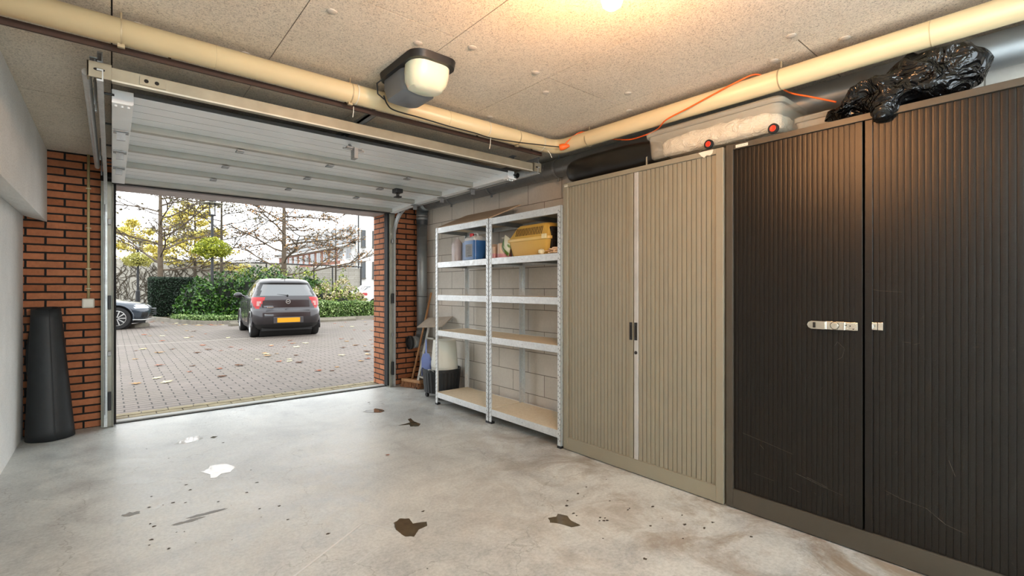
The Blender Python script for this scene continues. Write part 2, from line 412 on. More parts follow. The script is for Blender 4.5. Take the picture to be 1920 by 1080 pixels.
for x, sg, side in ((-.045, -1, 'left'), (2.65, 1, 'right')):
    t = thing('door_track', 'galvanised door track curving down the %s side of the doorway' % side, 'track', (x, 5.42, 0))
    bm = new(); crail(bm, rail_path(x, 2.155, 2.82, 5.41, .36, .01), .027, .016*(-sg)); obj('lower_rail', bm, GALV, t)
    bm = new(); crail(bm, [(x, 2.82, 2.235), (x, 4.4, 2.235), (x, 5.3, 2.235)], .024, .014*(-sg)); obj('upper_rail', bm, GALVD, t)
    for y in (3.3, 4.5, 5.1):
        bm = new(); box(bm, x-.004+sg*.018, x+.004+sg*.018, y-.02, y+.02, 2.12, 2.27); obj('rail_bracket', bm, GALVD, t)
    bm = new(); hx = x+sg*.02
    box(bm, hx-.003, hx+.003, 3.16, 3.2, 2.12, ZC-.001); box(bm, hx-.02, hx+.02, 3.15, 3.21, ZC-.006, ZC-.001)
    for z in (2.2, 2.24, 2.28): tube(bm, [(hx-.006, 3.18, z), (hx+.006, 3.18, z)], .007, 8)
    obj('ceiling_hanger', bm, GALVD, t)
    # spring tube along the rail and lift cable at the jamb
    bm = new(); tube(bm, [(x+sg*.045, 2.95, 2.2), (x+sg*.045, 5.2, 2.2)], .017, 12); obj('spring_tube', bm, GALV, t, True)
    bm = new(); tube(bm, [(x+sg*.0, 5.36, 2.0), (x+sg*.0, 5.36, .12)], .0022, 6); obj('lift_cable', bm, BLACKP, t)
    for z, h in ((1.02, .12), (.62, .04), (1.75, .05), (.15, .16)):
        bm = new(); box(bm, x-sg*.03-.012, x-sg*.03+.012, 5.37, 5.40, z, z+h); obj('clamp', bm, BLACKP if h > .1 else GALVD, t, bevel=.003)
for n_, (x0, x1, xg0, xg1) in enumerate(((-.072, .012, .012, .03), (2.588, 2.672, 2.567, 2.588))):
    bm = new(); box(bm, x0, x1, 5.435, 5.495, 0, 2.13); box(bm, x0, x0+.006, 5.40, 5.44, 0, 2.1) if n_ else box(bm, x1-.006, x1, 5.40, 5.44, 0, 2.1)
    j = struct('trim_%d' % (5+n_), bm, mat('jamb_steel', '#a3a296', .45, .3), bevel=.002)
    bm = new(); box(bm, xg0, xg1, 5.42, 5.51, .018, 2.12); obj('weather_strip', bm, RUBBER, j)
bm = new(); box(bm, -.07, 2.67, 5.45, 5.495, 2.13, 2.2); j = struct('trim_7', bm, RUBBER)
# rear cross rail
cr = thing('cross_rail', 'tan steel cross rail joining the rear ends of both door tracks', 'rail', (1.3, 2.84, 2.14))
bm = new(); box(bm, -.0, 2.6, 2.835, 2.84, 2.145, 2.205); box(bm, -.0, 2.6, 2.84, 2.875, 2.2, 2.205); box(bm, -.0, 2.6, 2.84, 2.875, 2.145, 2.15)
obj('channel', bm, TAN, cr)
bm = new(); box(bm, -.0, 2.6, 2.83, 2.836, 2.142, 2.149); obj('lip', bm, mat('pale_lip', '#d4d0c2', .4, .3), cr)
for x in (-.055, 2.62):
    bm = new(); box(bm, x-.03, x+.055, 2.822, 2.832, 2.142, 2.212); box(bm, x-.03, x-.022, 2.822, 2.88, 2.142, 2.212)
    e = obj('end_bracket', bm, TAN, cr, bevel=.002)
    bm = new(); prism(bm, [(.012*math.cos(t)*(1.0)+(.008 if math.cos(t) > 0 else -.008), .006*math.sin(t)) for t in (2*PI*k/16 for k in range(16))], .001, AX((x+.012, 2.8212, 2.178), (0,-1,0), (1,0,0))); obj('slot', bm, DARKGAP, e)
bm = new(); box(bm, .1, .2, 2.829, 2.834, 2.155, 2.195); e = obj('stamped_plate', bm, TAN, cr, bevel=.001)
for dx in (.125, .165):
    bm = new(); lathe(bm, [(.006,0),(.009,.001),(.009,.002),(.006,.003)], AX((dx, 2.829, 2.175), (0,-1,0)), 12); obj('slot', bm, DARKGAP, e)

# ------------------------------------------------------------------ pipes and duct
PZ = 2.27; PR = .052
pp = thing('drain_pipe', 'cream plastic drain pipe along the ceiling, elbow above the bag', 'pipe', (2.6, 2.574, PZ))
def bend(p0, c, p1, n=10, r=.12):
    p0, c, p1 = Vector(p0), Vector(c), Vector(p1); a = c+(p0-c).normalized()*r; b = c+(p1-c).normalized()*r
    return [p0]+[a.lerp(c, t).lerp(c.lerp(b, t), t) for t in (k/n for k in range(n+1))]+[p1]
bm = new(); tube(bm, bend((XL+.16, 2.574, PZ), (2.6, 2.574, PZ), (2.6, YB+.01, 2.24)), PR, 28); obj('pipe_run', bm, CREAM, pp, 'all')
for c, d in (((.365, 2.574, PZ), (1,0,0)), ((1.62, 2.574, PZ), (1,0,0)), ((2.6, .4, 2.255), (0,1,0))):
    bm = new(); lathe(bm, [(PR-.001,-.001),(PR+.0012,-.001),(PR+.0012,.001),(PR-.001,.001)], AX(c, d), 28, False); obj('joint_ring', bm, mat('pipe_joint', '#b9a782', .5), pp, True)
for x, y, axis in ((.03, 2.574, 0), (1.0, 2.574, 0), (2.2, 2.574, 0), (2.6, 2.25, 1), (2.6, .98, 1)):
    bm = new(); tube(bm, [(x, y, PZ+PR-.004), (x, y, ZC)], .004, 8)
    lathe(bm, [(PR-.001,-.003),(PR+.0015,-.003),(PR+.0015,.003),(PR-.001,.003)], AX((x, y, PZ-.002 if not axis else PZ-.01), (1,0,0) if not axis else (0,1,0)), 28, False)
    box(bm, x-.012, x+.012, y-.008, y+.008, PZ-PR-.014, PZ-PR+.001) if not axis else None
    obj('pipe_clamp', bm, mat('clamp_steel', '#a7987a', .5, .3), pp, True)
bm = new(); box(bm, XL+.16, 2.5, 2.632, 2.645, 2.205, 2.232)  # dark strip added in place of the shadow band along the pipe
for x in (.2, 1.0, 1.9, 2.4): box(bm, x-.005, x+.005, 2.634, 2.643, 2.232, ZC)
tag(obj('pipe_shade_strip', bm, BROWN), 'thin dark brown batten standing in for shade behind the cream ceiling pipe', 'band')

DZ = 2.235; DX = 2.955
def m_duct():
    n = NT('spiral_duct'); p = n.coord(); s = n.n('SeparateXYZ'); n.l(p, s.inputs[0])
    n.set(n.ramp(n.noise(p, 9), [(.3, lin('#8e9294')), (.7, lin('#9c9f9f'))]), .5, .8); return n.m
DUCT = m_duct()
du = thing('ventilation_duct', 'round spiral metal duct rising beside the brick corner and along the block wall', 'duct', (DX, 5.3, .5))
bm = new(); tube(bm, [(DX, YB+.02, DZ), (DX, 5.1, DZ)], .078, 24)
obj('horizontal_pipe', bm, DUCT, du, 'all')
bm = new(); y0_, y1_ = 2.6, 5.08; nt = int((y1_-y0_)/.12*16)
tube(bm, [(DX+.0785*math.cos(k*2*PI/16), y0_+(y1_-y0_)*k/nt, DZ+.0785*math.sin(k*2*PI/16)) for k in range(nt+1)], .0016, 4)
obj('spiral_seam', bm, GALVD, du, True)
bm = new(); tube(bm, [(DX, 5.27, 2.09), (DX, 5.27, .66)], .064, 24); obj('vertical_pipe', bm, DUCT, du, 'all')
bm = new(); nt = int(1.35/.12*16)
tube(bm, [(DX+.0645*math.cos(k*2*PI/16), 5.27+.0645*math.sin(k*2*PI/16), .68+1.35*k/nt) for k in range(nt+1)], .0014, 4)
obj('spiral_seam', bm, GALVD, du, True)
def corrug(bm, pts, r0, n, amp, seg=24):
    P = []; rad = []
    pts = [Vector(p) for p in pts]
    for i in range(n+1):
        t = i/n*(len(pts)-1); a = min(int(t), len(pts)-2); P.append(pts[a].lerp(pts[a+1], t-a)); rad.append(r0+amp*(1 if i % 2 else -1))
    tube(bm, P, r0, seg, True, rad)
bm = new(); corrug(bm, bend((DX, 5.07, DZ), (DX, 5.27, DZ), (DX, 5.27, 2.05), 10, .13)[1:], .07, 30, .004); obj('upper_elbow', bm, DUCT, du, True)
bm = new(); corrug(bm, bend((DX, 5.27, .68), (DX, 5.27, .54), (DX-.16, 5.27, .54), 10, .12), .07, 26, .005)
obj('lower_elbow', bm, DUCT, du, True)
bm = new(); lathe(bm, [(.074,-.015),(.084,-.015),(.084,.015),(.074,.015)], AX((DX-.165, 5.27, .54), (1,0,0)), 24, False); e = obj('outlet_rim', bm, RUBBER, du, True)
bm = new(); lathe(bm, [(.0,0),(.072,0),(.072,.004),(0,.004)], AX((DX-.162, 5.27, .54), (1,0,0)), 24); obj('grille', bm, DARKGAP, e)
for y in (4.6, 3.85, 2.9):
    bm = new(); lathe(bm, [(.079,-.012),(.083,-.012),(.083,.012),(.079,.012)], AX((DX, y, DZ), (0,1,0)), 24, False); box(bm, DX-.005, DX+.005, y-.012, y+.012, DZ-.11, DZ-.08)
    tube(bm, [(DX, y, DZ+.08), (DX, y, ZC)], .004, 8); obj('duct_strap', bm, GALVD, du)
bm = new(); lathe(bm, [(.065,-.03),(.068,-.03),(.068,.03),(.065,.03)], AX((DX, 5.27, 2.02), (0,0,1)), 24, False); obj('tape_band', bm, mat('dark_tape', '#3a3e42', .5), du, True)
bm = new(); lathe(bm, [(.065,-.004),(.068,-.004),(.068,.004),(.065,.004)], AX((DX, 5.27, 1.1), (0,0,1)), 24, False); obj('tape_band', bm, mat('dark_tape', '#3a3e42', .5), du, True)

# ------------------------------------------------------------------ garage door opener on the ceiling
op = thing('door_opener', 'grey garage door opener with domed white lamp cover on the ceiling', 'door opener', (1.19, 2.2, 2.2))
def rrect(w, h, r, n=5):
    o = []
    for cx, cy, a0 in ((w-r, h-r, 0), (-w+r, h-r, 90), (-w+r, -h+r, 180), (w-r, -h+r, 270)):
        for k in range(n+1):
            a = R(a0+90*k/n); o.append((cx+r*math.cos(a), cy+r*math.sin(a)))
    return o
def stack(bm, secs):
    """secs: list of (z, cx, cy, hw, hh, r) rounded rects lofted upwards"""
    rings = [[bm.verts.new((cx+x, cy+y, z)) for x, y in rrect(hw, hh, r)] for z, cx, cy, hw, hh, r in secs]
    n = len(rings[0])
    for A, B in zip(rings, rings[1:]):
        for k in range(n): bm.faces.new((A[k], A[(k+1)%n], B[(k+1)%n], B[k]))
    bm.faces.new(rings[0][::-1]); bm.faces.new(rings[-1])
OPG = mat('opener_grey', '#6b7076', .42, .1, .05)
ox = 1.225
bm = new(); stack(bm, [(2.315, ox, 2.24, .125, .215, .07), (2.349, ox, 2.24, .13, .22, .07)]); obj('base_plate', bm, BLACKP, op, True)
bm = new(); stack(bm, [(2.2, ox, 2.31, .06, .09, .03), (2.213, ox, 2.31, .09, .115, .04), (2.27, ox, 2.31, .104, .135, .05), (2.315, ox, 2.31, .104, .135, .05)]); hs = obj('housing', bm, OPG, op, True)
LENS = NT('lamp_cover_plastic'); LENS.set(lin('#d9dcc6'), .3); LENS.b.inputs['Subsurface Weight'].default_value = .2
bm = new(); stack(bm, [(2.2, ox, 2.16, .05, .04, .035), (2.21, ox, 2.155, .085, .06, .05), (2.24, ox, 2.145, .103, .075, .06), (2.28, ox, 2.135, .11, .08, .065), (2.315, ox, 2.13, .11, .082, .07)]); obj('lamp_cover', bm, LENS.m, op, True)
bm = new(); box(bm, ox-.018, ox+.018, 2.66, 5.44, 2.255, 2.27); box(bm, ox-.018, ox-.014, 2.66, 5.44, 2.255, 2.285); box(bm, ox+.014, ox+.018, 2.66, 5.44, 2.255, 2.285); obj('drive_rail', bm, GALVD, op)
bm = new(); box(bm, ox-.025, ox+.025, 3.2, 3.32, 2.25, 2.272); tube(bm, [(1.22, 3.1, 2.12), (ox, 3.27, 2.255)], .008, 8); obj('drive_arm', bm, GALVD, op)
bm = new(); box(bm, ox-.03, ox+.03, 2.66, 2.69, 2.25, 2.3495); obj('rail_clamp', bm, CHROME, op, bevel=.002)
bm = new()
for z in (2.285,): 
    tube(bm, [(1.11, 2.4, 2.32), (1.09, 2.43, 2.3), (1.10, 2.44, 2.25), (1.13, 2.42, 2.22)], .004, 8)
obj('cable_loop', bm, BLACKP, op, True)
# power lead sagging below the pipe
yk = 2.53
lead = [(1.125, 2.42, 2.24), (1.16, 2.45, 2.21), (1.22, 2.48, 2.2), (1.4, 2.51, 2.208), (1.6, 2.515, 2.203), (1.8, 2.52, 2.204), (1.93, 2.53, 2.203), (2.15, 2.51, 2.212), (2.33, 2.49, 2.225), (2.45, 2.47, 2.232), (2.52, 2.45, 2.235)]
def smooth(pts, n=6):
    P = [Vector(p) for p in pts]; o = []
    for i in range(len(P)-1):
        p0, p1, p2, p3 = P[max(i-1,0)], P[i], P[i+1], P[min(i+2,len(P)-1)]
        for k in range(n):
            t = k/n; o.append(.5*((2*p1)+(-p0+p2)*t+(2*p0-5*p1+4*p2-p3)*t*t+(-p0+3*p1-3*p2+p3)*t**3))
    return o+[P[-1]]
bm = new(); tube(bm, smooth(lead), .004, 8); tag(obj('power_cable', bm, BLACKP, smooth='all'), 'thin black power lead strung under the cream pipe to the orange plug', 'cable')
TIE = mat('white_nylon', '#d8d4c6', .5)
for (x, y, z), (dx, dz), lab in (((1.93, 2.525, 2.2), (-.01, -.075), 'white cable tie with tail hanging straight down from mid pipe'), ((2.43, 2.50, 2.21), (.045, -.05), 'white cable tie with slanting tail beside the orange plug'), ((1.03, 2.6, 2.21), (-.005, -.06), 'thin pale cable tie hanging behind the pipe left of the opener')):
    bm = new(); lathe(bm, [(.054,-.0025),(.056,-.0025),(.056,.0025),(.054,.0025)], AX((x, 2.574, PZ), (1,0,0)), 28, False)
    tube(bm, [(x, y, z), (x+dx*.5, y-.004, z+dz*.5), (x+dx, y, z+dz)], .0022, 6)
    tag(obj('cable_tie', bm, TIE), lab, 'cable tie')
ec = thing('extension_cord', 'bright orange extension cord looped over the cream pipe', 'cord', (2.55, 2.3, 2.23))
bm = new(); pts = [(2.53, 2.43, 2.24), (2.545, 2.4, 2.275), (2.6, 2.32, 2.329), (2.665, 2.22, 2.28), (2.69, 2.0, 2.215), (2.67, 1.86, 2.2), (2.63, 1.72, 2.2), (2.545, 1.6, 2.21), (2.535, 1.45, 2.235), (2.54, 1.3, 2.27), (2.552, 1.18, 2.3), (2.6, 1.1, 2.326), (2.665, 1.04, 2.28), (2.70, .98, 2.22), (2.72, .88, 2.17), (2.74, .78, 2.12)]
tube(bm, smooth(pts), .0045, 8); obj('cable', bm, ORANGE, ec, 'all')
bm = new(); lathe(bm, [(.008,-.045),(.014,-.03),(.02,-.012),(.024,.0),(.024,.02),(.02,.03)], AX((2.53, 2.435, 2.235), (-.65,.7,-.15)), 16); obj('connector', bm, ORANGE, ec, True)

# ------------------------------------------------------------------ ceiling bulb (lit)
bl = thing('light_bulb', 'glowing bare bulb hanging just below the ceiling at the top edge', 'light bulb', (1.27, 1.0, 2.12))
bm = new(); lathe(bm, [(.0,2.125),(.018,2.128),(.03,2.138),(.035,2.155),(.031,2.172),(.02,2.19),(.014,2.2)], Matrix.Translation((1.27,1.0,0)), 20)
BULB_E = 820
obj('glass_bulb', bm, m_emit('bulb_glow', '#ffb97a', BULB_E), bl, True)
bm = new(); lathe(bm, [(.015,2.197),(.02,2.2),(.021,2.24),(.012,2.25),(.004,2.252),(.004,2.335),(.03,2.337),(.035,2.3495)], Matrix.Translation((1.27,1.0,0)), 20); obj('lamp_holder', bm, mat('holder_white', '#cfc8bb', .5), bl, True)
# framed glowing panel added on the back wall, unseen, to brighten the room
bm = new(); box(bm, .1, 2.5, YB+.001, YB+.012, .75, 2.0); wn = struct('fill_panel', bm, m_emit('fill_panel_glow', '#e0eef8', 6.0))
bm = new(); box(bm, .04, .1, YB+.001, YB+.04, .69, 2.06); box(bm, 2.5, 2.56, YB+.001, YB+.04, .69, 2.06); box(bm, .1, 2.5, YB+.001, YB+.04, .69, .75); box(bm, .1, 2.5, YB+.001, YB+.04, 2.0, 2.06); box(bm, 1.27, 1.33, YB+.013, YB+.04, .75, 2.0)
obj('pane_frame', bm, WHITE_M, wn)
# extra tube fitting added behind the camera, unseen, as fill light
tl = thing('fill_tube', 'white fill tube added on the ceiling, unseen behind the viewer', 'lamp', (.55, -.75, 2.3))
bm = new(); box(bm, -.1, 1.2, -.79, -.71, 2.25, 2.29); box(bm, -.02, .02, -.76, -.74, 2.29, 2.3495); box(bm, 1.08, 1.12, -.76, -.74, 2.29, 2.3495); obj('tray', bm, WHITE_M, tl, bevel=.004)
bm = new(); tube(bm, [(-.07, -.75, 2.23), (1.17, -.75, 2.23)], .014, 14); TUBE_E = 200
obj('tube', bm, m_emit('fill_tube_glow', '#dcecee', TUBE_E), tl, True)
pl = bpy.data.lights.new('doorway_portal', 'AREA'); pl.shape = 'RECTANGLE'; pl.size = 2.55; pl.size_y = 2.1; pl.cycles.is_portal = True
po = bpy.data.objects.new('doorway_portal', pl); C.objects.link(po); po.location = (1.3, 5.86, 1.07); po.rotation_euler = (R(-90), 0, 0)

# ------------------------------------------------------------------ tambour cabinets
def cabinet(label, y0, y1, H, xf, fm, sm, pitch, plinth, side, strip, seam_y, dark):
    t = thing('tambour_cabinet', label, 'cabinet', ((xf+3.03)/2, (y0+y1)/2, 0))
    XB = 3.035
    bm = new(); fw = side; tr = .03
    box(bm, xf, XB, y0, y0+fw, 0.006, H); box(bm, xf, XB, y1-fw, y1, 0.006, H); box(bm, xf, XB, y0+fw, y1-fw, H-tr, H)
    box(bm, XB-.012, XB, y0+fw, y1-fw, 0.02, H-tr)
    obj('carcass', bm, fm, t, bevel=.002)
    bm = new(); box(bm, xf+.001, XB-.02, y0+fw, y1-fw, 0.006, plinth); obj('plinth', bm, fm if not dark else DARKFRAME, t, bevel=.002)
    for a, b, which in ((y0+fw+.002, seam_y-.004, 0), (seam_y+.004, y1-fw-.002, 1)):
        bm = new(); xd = xf+.014
        st = .03
        s0, s1 = (a, b-st) if which == 0 else (a+st, b)
        n = max(1, round((s1-s0)/pitch)); p = (s1-s0)/n
        prof = []
        for k in range(n):
            yy = s0+k*p
            if dark: q = [(.0, .0014), (.03, .0001), (.3, -.0004), (.7, -.0004), (.97, .0001), (1, .0014)]
            else: q = [(.0, .009), (.055, .009), (.07, .0), (.5, -.0008), (.93, .0), (.945, .009), (1, .009)]
            prof += [(xd+dx, yy+f*p) for f, dx in q]
        z0, z1 = plinth, H-tr
        A = [bm.verts.new((x, y, z0)) for x, y in prof]; B = [bm.verts.new((x, y, z1)) for x, y in prof]
        for i in range(len(prof)-1): bm.faces.new((A[i], A[i+1], B[i+1], B[i]))
        xb = xd+.016
        c = [bm.verts.new((xb, s0, z0)), bm.verts.new((xb, s1, z0)), bm.verts.new((xb, s1, z1)), bm.verts.new((xb, s0, z1))]
        bm.faces.new(c); bm.faces.new((A[0], c[0], c[3], B[0])); bm.faces.new((A[-1], B[-1], c[2], c[1]))
        d = obj('tambour_door', bm, sm, t)
        e0, e1 = (b-st, b) if which == 0 else (a, a+st)
        bm = new(); box(bm, xd-.006, xb, e0, e1, z0, z1); es = obj('edge_stile', bm, strip if which == 0 or dark else fm, d, bevel=.002)
        if not dark:
            hy = (e0+e1)/2
            bm = new(); box(bm, xd-.0095, xd-.006, hy-.011, hy+.011, .865, .98); h = obj('handle', bm, BLACKP, d, bevel=.0015)
            bm = new(); box(bm, xd-.0105, xd-.0094, hy-.0045, hy+.0045, .885, .96); obj('grip_recess', bm, DARKGAP, h)
            if which == 0:
                bm = new(); lathe(bm, [(.011,0),(.011,.003),(.008,.005),(0,.005)], AX((xd-.006, hy, .785), (-1,0,0)), 16); obj('lock', bm, BLACKP, d, True)
    bm = new(); box(bm, xf-.0012, xf+.0005, y1-.045, y1-.012, H-.026, H-.012) if not dark else box(bm, xf-.0012, xf+.0005, y1-.12, y1-.055, H-.024, H-.009)
    obj('sticker', bm, mat('paper_label', '#dcd8cc', .6), t)
    bm = new(); tx = xf-.0016
    ya = (y1-.045, y1-.012) if not dark else (y1-.115, y1-.06)
    for k in range(7):
        yy = ya[0]+(ya[1]-ya[0])*(k+.5)/7; box(bm, tx, tx+.0006, yy-.0015, yy+.0012, H-.019, H-.015)
    obj('sticker_print', bm, BLACKP, t)
    return t
lc = cabinet('light taupe tambour cabinet with closed slatted doors and black grips', 1.275, 2.495, 1.982, 2.59, LIGHTCAB, LIGHTCAB, .0305, .095, .042, LIGHTSTRIP, 1.873, False)
dc = cabinet('dark brown tambour cabinet with scratched slatted doors and steel hasp', .03, 1.265, 1.988, 2.6, DARKFRAME, DARKCAB, .0225, .105, .038, DARKCAB, .636, True)
bm = new(); prism(bm, [(0,.018),(.045,.02),(.09,.02),(.085,.0),(.07,-.012),(.05,-.004),(.035,-.018),(.02,-.006)], .0008, AX((2.589, 1.42, 1.962), (-1,0,0), (0,-1,0)))
obj('sticker_residue', bm, mat('torn_paper', '#d9d2c4', .8), lc)
# scratches on the dark doors (worn lines with their own shape)
SCR = mat('scratch', '#5f564c', .7)
random.seed(3)
def scr(pts, w=.0006):
    bm = new()
    for (ya, za), (yb, zb_) in zip(pts, pts[1:]):
        tube(bm, [(2.6135, ya, za), (2.6135, yb, zb_)], w, 4)
    obj('scratch', bm, SCR, dc)
scr([(1.18,.42),(1.05,.395),(.93,.37)]); scr([(1.09,.38),(1.07,.36)]); scr([(.92,.28),(.8,.25),(.72,.235)]); scr([(.87,.275),(.78,.252)]); scr([(1.12,.22),(1.02,.21)]); scr([(.95,.2),(.9,.19)])
scr([(.75,.93),(.74,.95),(.71,.92),(.72,.88),(.74,.865)]); scr([(.56,.31),(.5,.29),(.42,.28),(.36,.235),(.3,.22)]); scr([(.5,.97),(.47,.968)]); scr([(.46,.962),(.44,.97)]); scr([(.62,1.2),(.58,1.19),(.5,1.185)]); scr([(.35,.5),(.33,.44)])
for k in range(22):
    ya = random.uniform(.1, 1.2); za = random.uniform(.15, 1.1); l = random.uniform(.003, .02)
    if .6 < ya < .67: continue
    scr([(ya, za), (ya-l*random.uniform(.1, 1), za+random.uniform(-l, l))], .0004)
# hasp, on the seam
hp = thing('hasp_lock', 'steel folding hasp hanging open on the dark cabinet doors', 'hasp', (2.6, .75, 1.02))
bm = new(); box(bm, 2.595, 2.602, .655, .705, 1.008, 1.044)
for y, z in ((.665,1.016),(.665,1.036),(.695,1.016),(.695,1.036)): lathe(bm, [(.004,0),(.003,.0015),(0,.002)], AX((2.595, y, z), (-1,0,0)), 8)
obj('hinge_plate', bm, CHROME, hp, bevel=.001)
bm = new(); prism(bm, [(-.002,-.019),(.072,-.019),(.072,.019),(-.002,.019)], .004, AX((2.597, .709, 1.026), (-.97,0,0), (0,1,0))); lathe(bm, [(.016,0),(.016,.002),(.013,.003),(0,.003)], AX((2.5925, .745, 1.026), (-1,0,0)), 20); obj('middle_link', bm, CHROME, hp, bevel=.001)
bm = new(); prism(bm, [(0,-.019),(.06,-.019),(.072,-.013),(.078,0),(.072,.013),(.06,.019),(0,.019)], .004, AX((2.592, .784, 1.025), (-.98,.1,0), (.1,.98,0)))
hl = obj('slotted_leaf', bm, CHROME, hp, bevel=.001)
bm = new(); box(bm, 2.5865, 2.5875, .826, .834, 1.012, 1.038); obj('slot', bm, DARKGAP, hl)
bm = new(); lathe(bm, [(.0165,0),(.019,0),(.019,.0012),(.0165,.0012)], AX((2.5925, .745, 1.026), (-1,0,0)), 20, False); obj('pressed_ring', bm, mat('steel_shadow', '#6c675c', .5, .5), hp)
for yy, zz in ((.672, 1.014), (.684, 1.028), (.70, 1.03)):
    bm = new(); lathe(bm, [(.0028,0),(.0028,.0008),(0,.001)], AX((2.5948, yy, zz), (-1,0,0)), 10); obj('screw_hole', bm, DARKGAP, hp)
for y in (.707, .782):
    bm = new(); tube(bm, [(2.593, y, 1.008), (2.593, y, 1.044)], .004, 8); obj('hinge_pin', bm, CHROME, hp, True)
bm = new(); box(bm, 2.597, 2.603, .583, .603, 1.016, 1.048); box(bm, 2.592, 2.603, .562, .58, 1.016, 1.05); tube(bm, [(2.598,.598,1.024),(2.575,.596,1.024),(2.575,.596,1.04),(2.598,.598,1.04)], .003, 8); obj('staple', bm, CHROME, hp, bevel=.001)

# ------------------------------------------------------------------ storage racks
def rack(label, y0, y1):
    t = thing('storage_rack', label, 'shelving', (2.78, (y0+y1)/2, 0), group='galvanised storage racks')
    x0, x1 = 2.575, 2.975; H = 1.825; g = .035
    for x, sx in ((x0, 1), (x1, -1)):
        for y, sy in ((y0, 1), (y1, -1)):
            bm = new(); box(bm, min(x, x+sx*.002), max(x, x+sx*.002), min(y, y+sy*g), max(y, y+sy*g), .01, H)
            box(bm, min(x, x+sx*g), max(x, x+sx*g), min(y, y+sy*.002), max(y, y+sy*.002), .01, H)
            nf = len(bm.faces); z = .05
            while z < H-.02:
                box(bm, x-sx*.0006, x-sx*.0001, y+sy*.010, y+sy*.014, z, z+.012)
                box(bm, x-sx*.0006, x-sx*.0001, y+sy*.024, y+sy*.028, z+.012, z+.022); z += .04
            bm.faces.ensure_lookup_table()
            for f in bm.faces[nf:]: f.material_index = 1
            post = obj('post', bm, [GALVP, DARKGAP], t)
            bm = new(); box(bm, min(x-sx*.003, x+sx*(g+.002)), max(x-sx*.003, x+sx*(g+.002)), min(y-sy*.0015, y+sy*(g+.002)), max(y-sy*.0015, y+sy*(g+.002)), .0, .018); obj('foot', bm, BLACKP, post)
    for z in (.128, .768, 1.132, 1.467, 1.822):
        bm = new(); box(bm, x0+.006, x1-.006, y0+.006, y1-.006, z-.012, z); s = obj('shelf', bm, CHIP, t)
        for a in ((x0+.003, x0+.007), (x1-.007, x1-.003)):
            bm = new(); box(bm, a[0], a[1], y0+.003, y1-.003, z-.055, z+.002); bb = box(bm, a[0], a[0]+.018, y0+.003, y1-.003, z-.055, z-.052) if a[0] < 2.7 else box(bm, a[1]-.018, a[1], y0+.003, y1-.003, z-.055, z-.052)
            obj('shelf_beam', bm, GALVP, s, bevel=.001)
        for a in ((y0+.003, y0+.006), (y1-.006, y1-.003), ((y0+y1)/2-.02, (y0+y1)/2+.02)):
            bm = new(); box(bm, x0+.008, x1-.008, a[0], a[1], z-.05, z-.013); obj('cross_brace', bm, GALVD, s)
        bm = new(); lathe(bm, [(.004,0),(.003,.002),(0,.0025)], AX((x0+.003, (y0+y1)/2, z-.028), (-1,0,0)), 8); obj('rivet', bm, GALVD, s)
    return t
rack('galvanised rack beside the taupe cabinet, holding the yellow pet carrier', 2.505, 3.395)
rack('galvanised rack nearest the doorway, holding the blue jerrycans', 3.402, 4.31)
SZ = 1.469
# loose board on top of the far rack
bm = new(); v = box(bm, 2.6, 2.93, 3.43, 4.32, 0, .01)
for q in v: q.co.z += 1.827+.15*(q.co.x-2.6)/.33; q.co.y -= .06*(q.co.x-2.6)/.33
tag(obj('loose_board', bm, m_wood('loose_board_wood', '#a98f74', '#c4ac90')), 'loose chipboard sheet lying on top of the rack nearest the doorway', 'board')

# jerrycans etc.
BLUE = mat('blue_fluid_plastic', '#35659e', .3, 0, .12, 6); CLEARP = mat('milky_plastic', '#c7c9c9', .35, 0, .05)
RED = mat('red_cap', '#b5202a', .4); LBL = mat('grey_label', '#8f9296', .6)
def jerry(label, x, y, rz):
    t = thing('jerrycan', label, 'jerrycan', (x, y, SZ), rz, 'blue jerrycans on the rack')
    bm = new(); stack(bm, [(0,0,0,.065,.09,.02),(.006,0,0,.07,.095,.024),(.185,0,0,.07,.095,.024)])
    b = obj('canister', bm, BLUE, t, True, local=True)
    bm = new(); stack(bm, [(.185,0,0,.07,.095,.024),(.21,0,0,.066,.09,.026),(.228,0,.0,.045,.075,.026)]); obj('clear_shoulder', bm, CLEARP, t, True, local=True)
    bm = new(); tube(bm, smooth([(0,-.045,.225),(0,-.04,.25),(0,.0,.256),(0,.04,.25),(0,.06,.225)]), .011, 10); obj('handle', bm, CLEARP, t, 'all', local=True)
    bm = new(); lathe(bm, [(.02,.222),(.021,.235),(.021,.25),(.018,.254),(0,.254)], Matrix.Translation((-.035,-.0,0)), 16); obj('cap', bm, RED, t, True, local=True)
    bm = new(); box(bm, -.072,-.0703,-.055,.055,.03,.15); lb = obj('label', bm, LBL, t, local=True)
    bm = new()
    for k in range(7): box(bm, -.0726,-.072,-.04,.03-.01*(k%3),.06+.011*k,.063+.011*k)
    for k in range(5): box(bm, -.0726,-.072,-.045+.012*k,-.038+.012*k,.036,.047)
    obj('label_print', bm, mat('label_ink', '#4a4d50', .6), lb, local=True)
    return t
jerry('blue jerrycan with red cap showing its grey printed label', 2.665, 3.735, 0)
jerry('blue jerrycan with red cap standing behind the labelled one', 2.74, 3.872, R(184))
bt = thing('plastic_bottle', 'tall milky empty bottle left of the blue jerrycans', 'bottle', (2.69, 4.075, SZ))
bm = new(); stack(bm, [(SZ,2.69,4.075,.05,.05,.03),(SZ+.17,2.69,4.075,.05,.05,.03),(SZ+.2,2.69,4.075,.04,.04,.03),(SZ+.235,2.69,4.075,.015,.015,.012)]); obj('body', bm, mat('milky_pink', '#cdc4c4', .35), bt, True)
bm = new(); lathe(bm, [(.017,SZ+.23),(.017,SZ+.25),(0,SZ+.252)], Matrix.Translation((2.69,4.075,0)), 14); obj('cap', bm, CLEARP, bt, True)
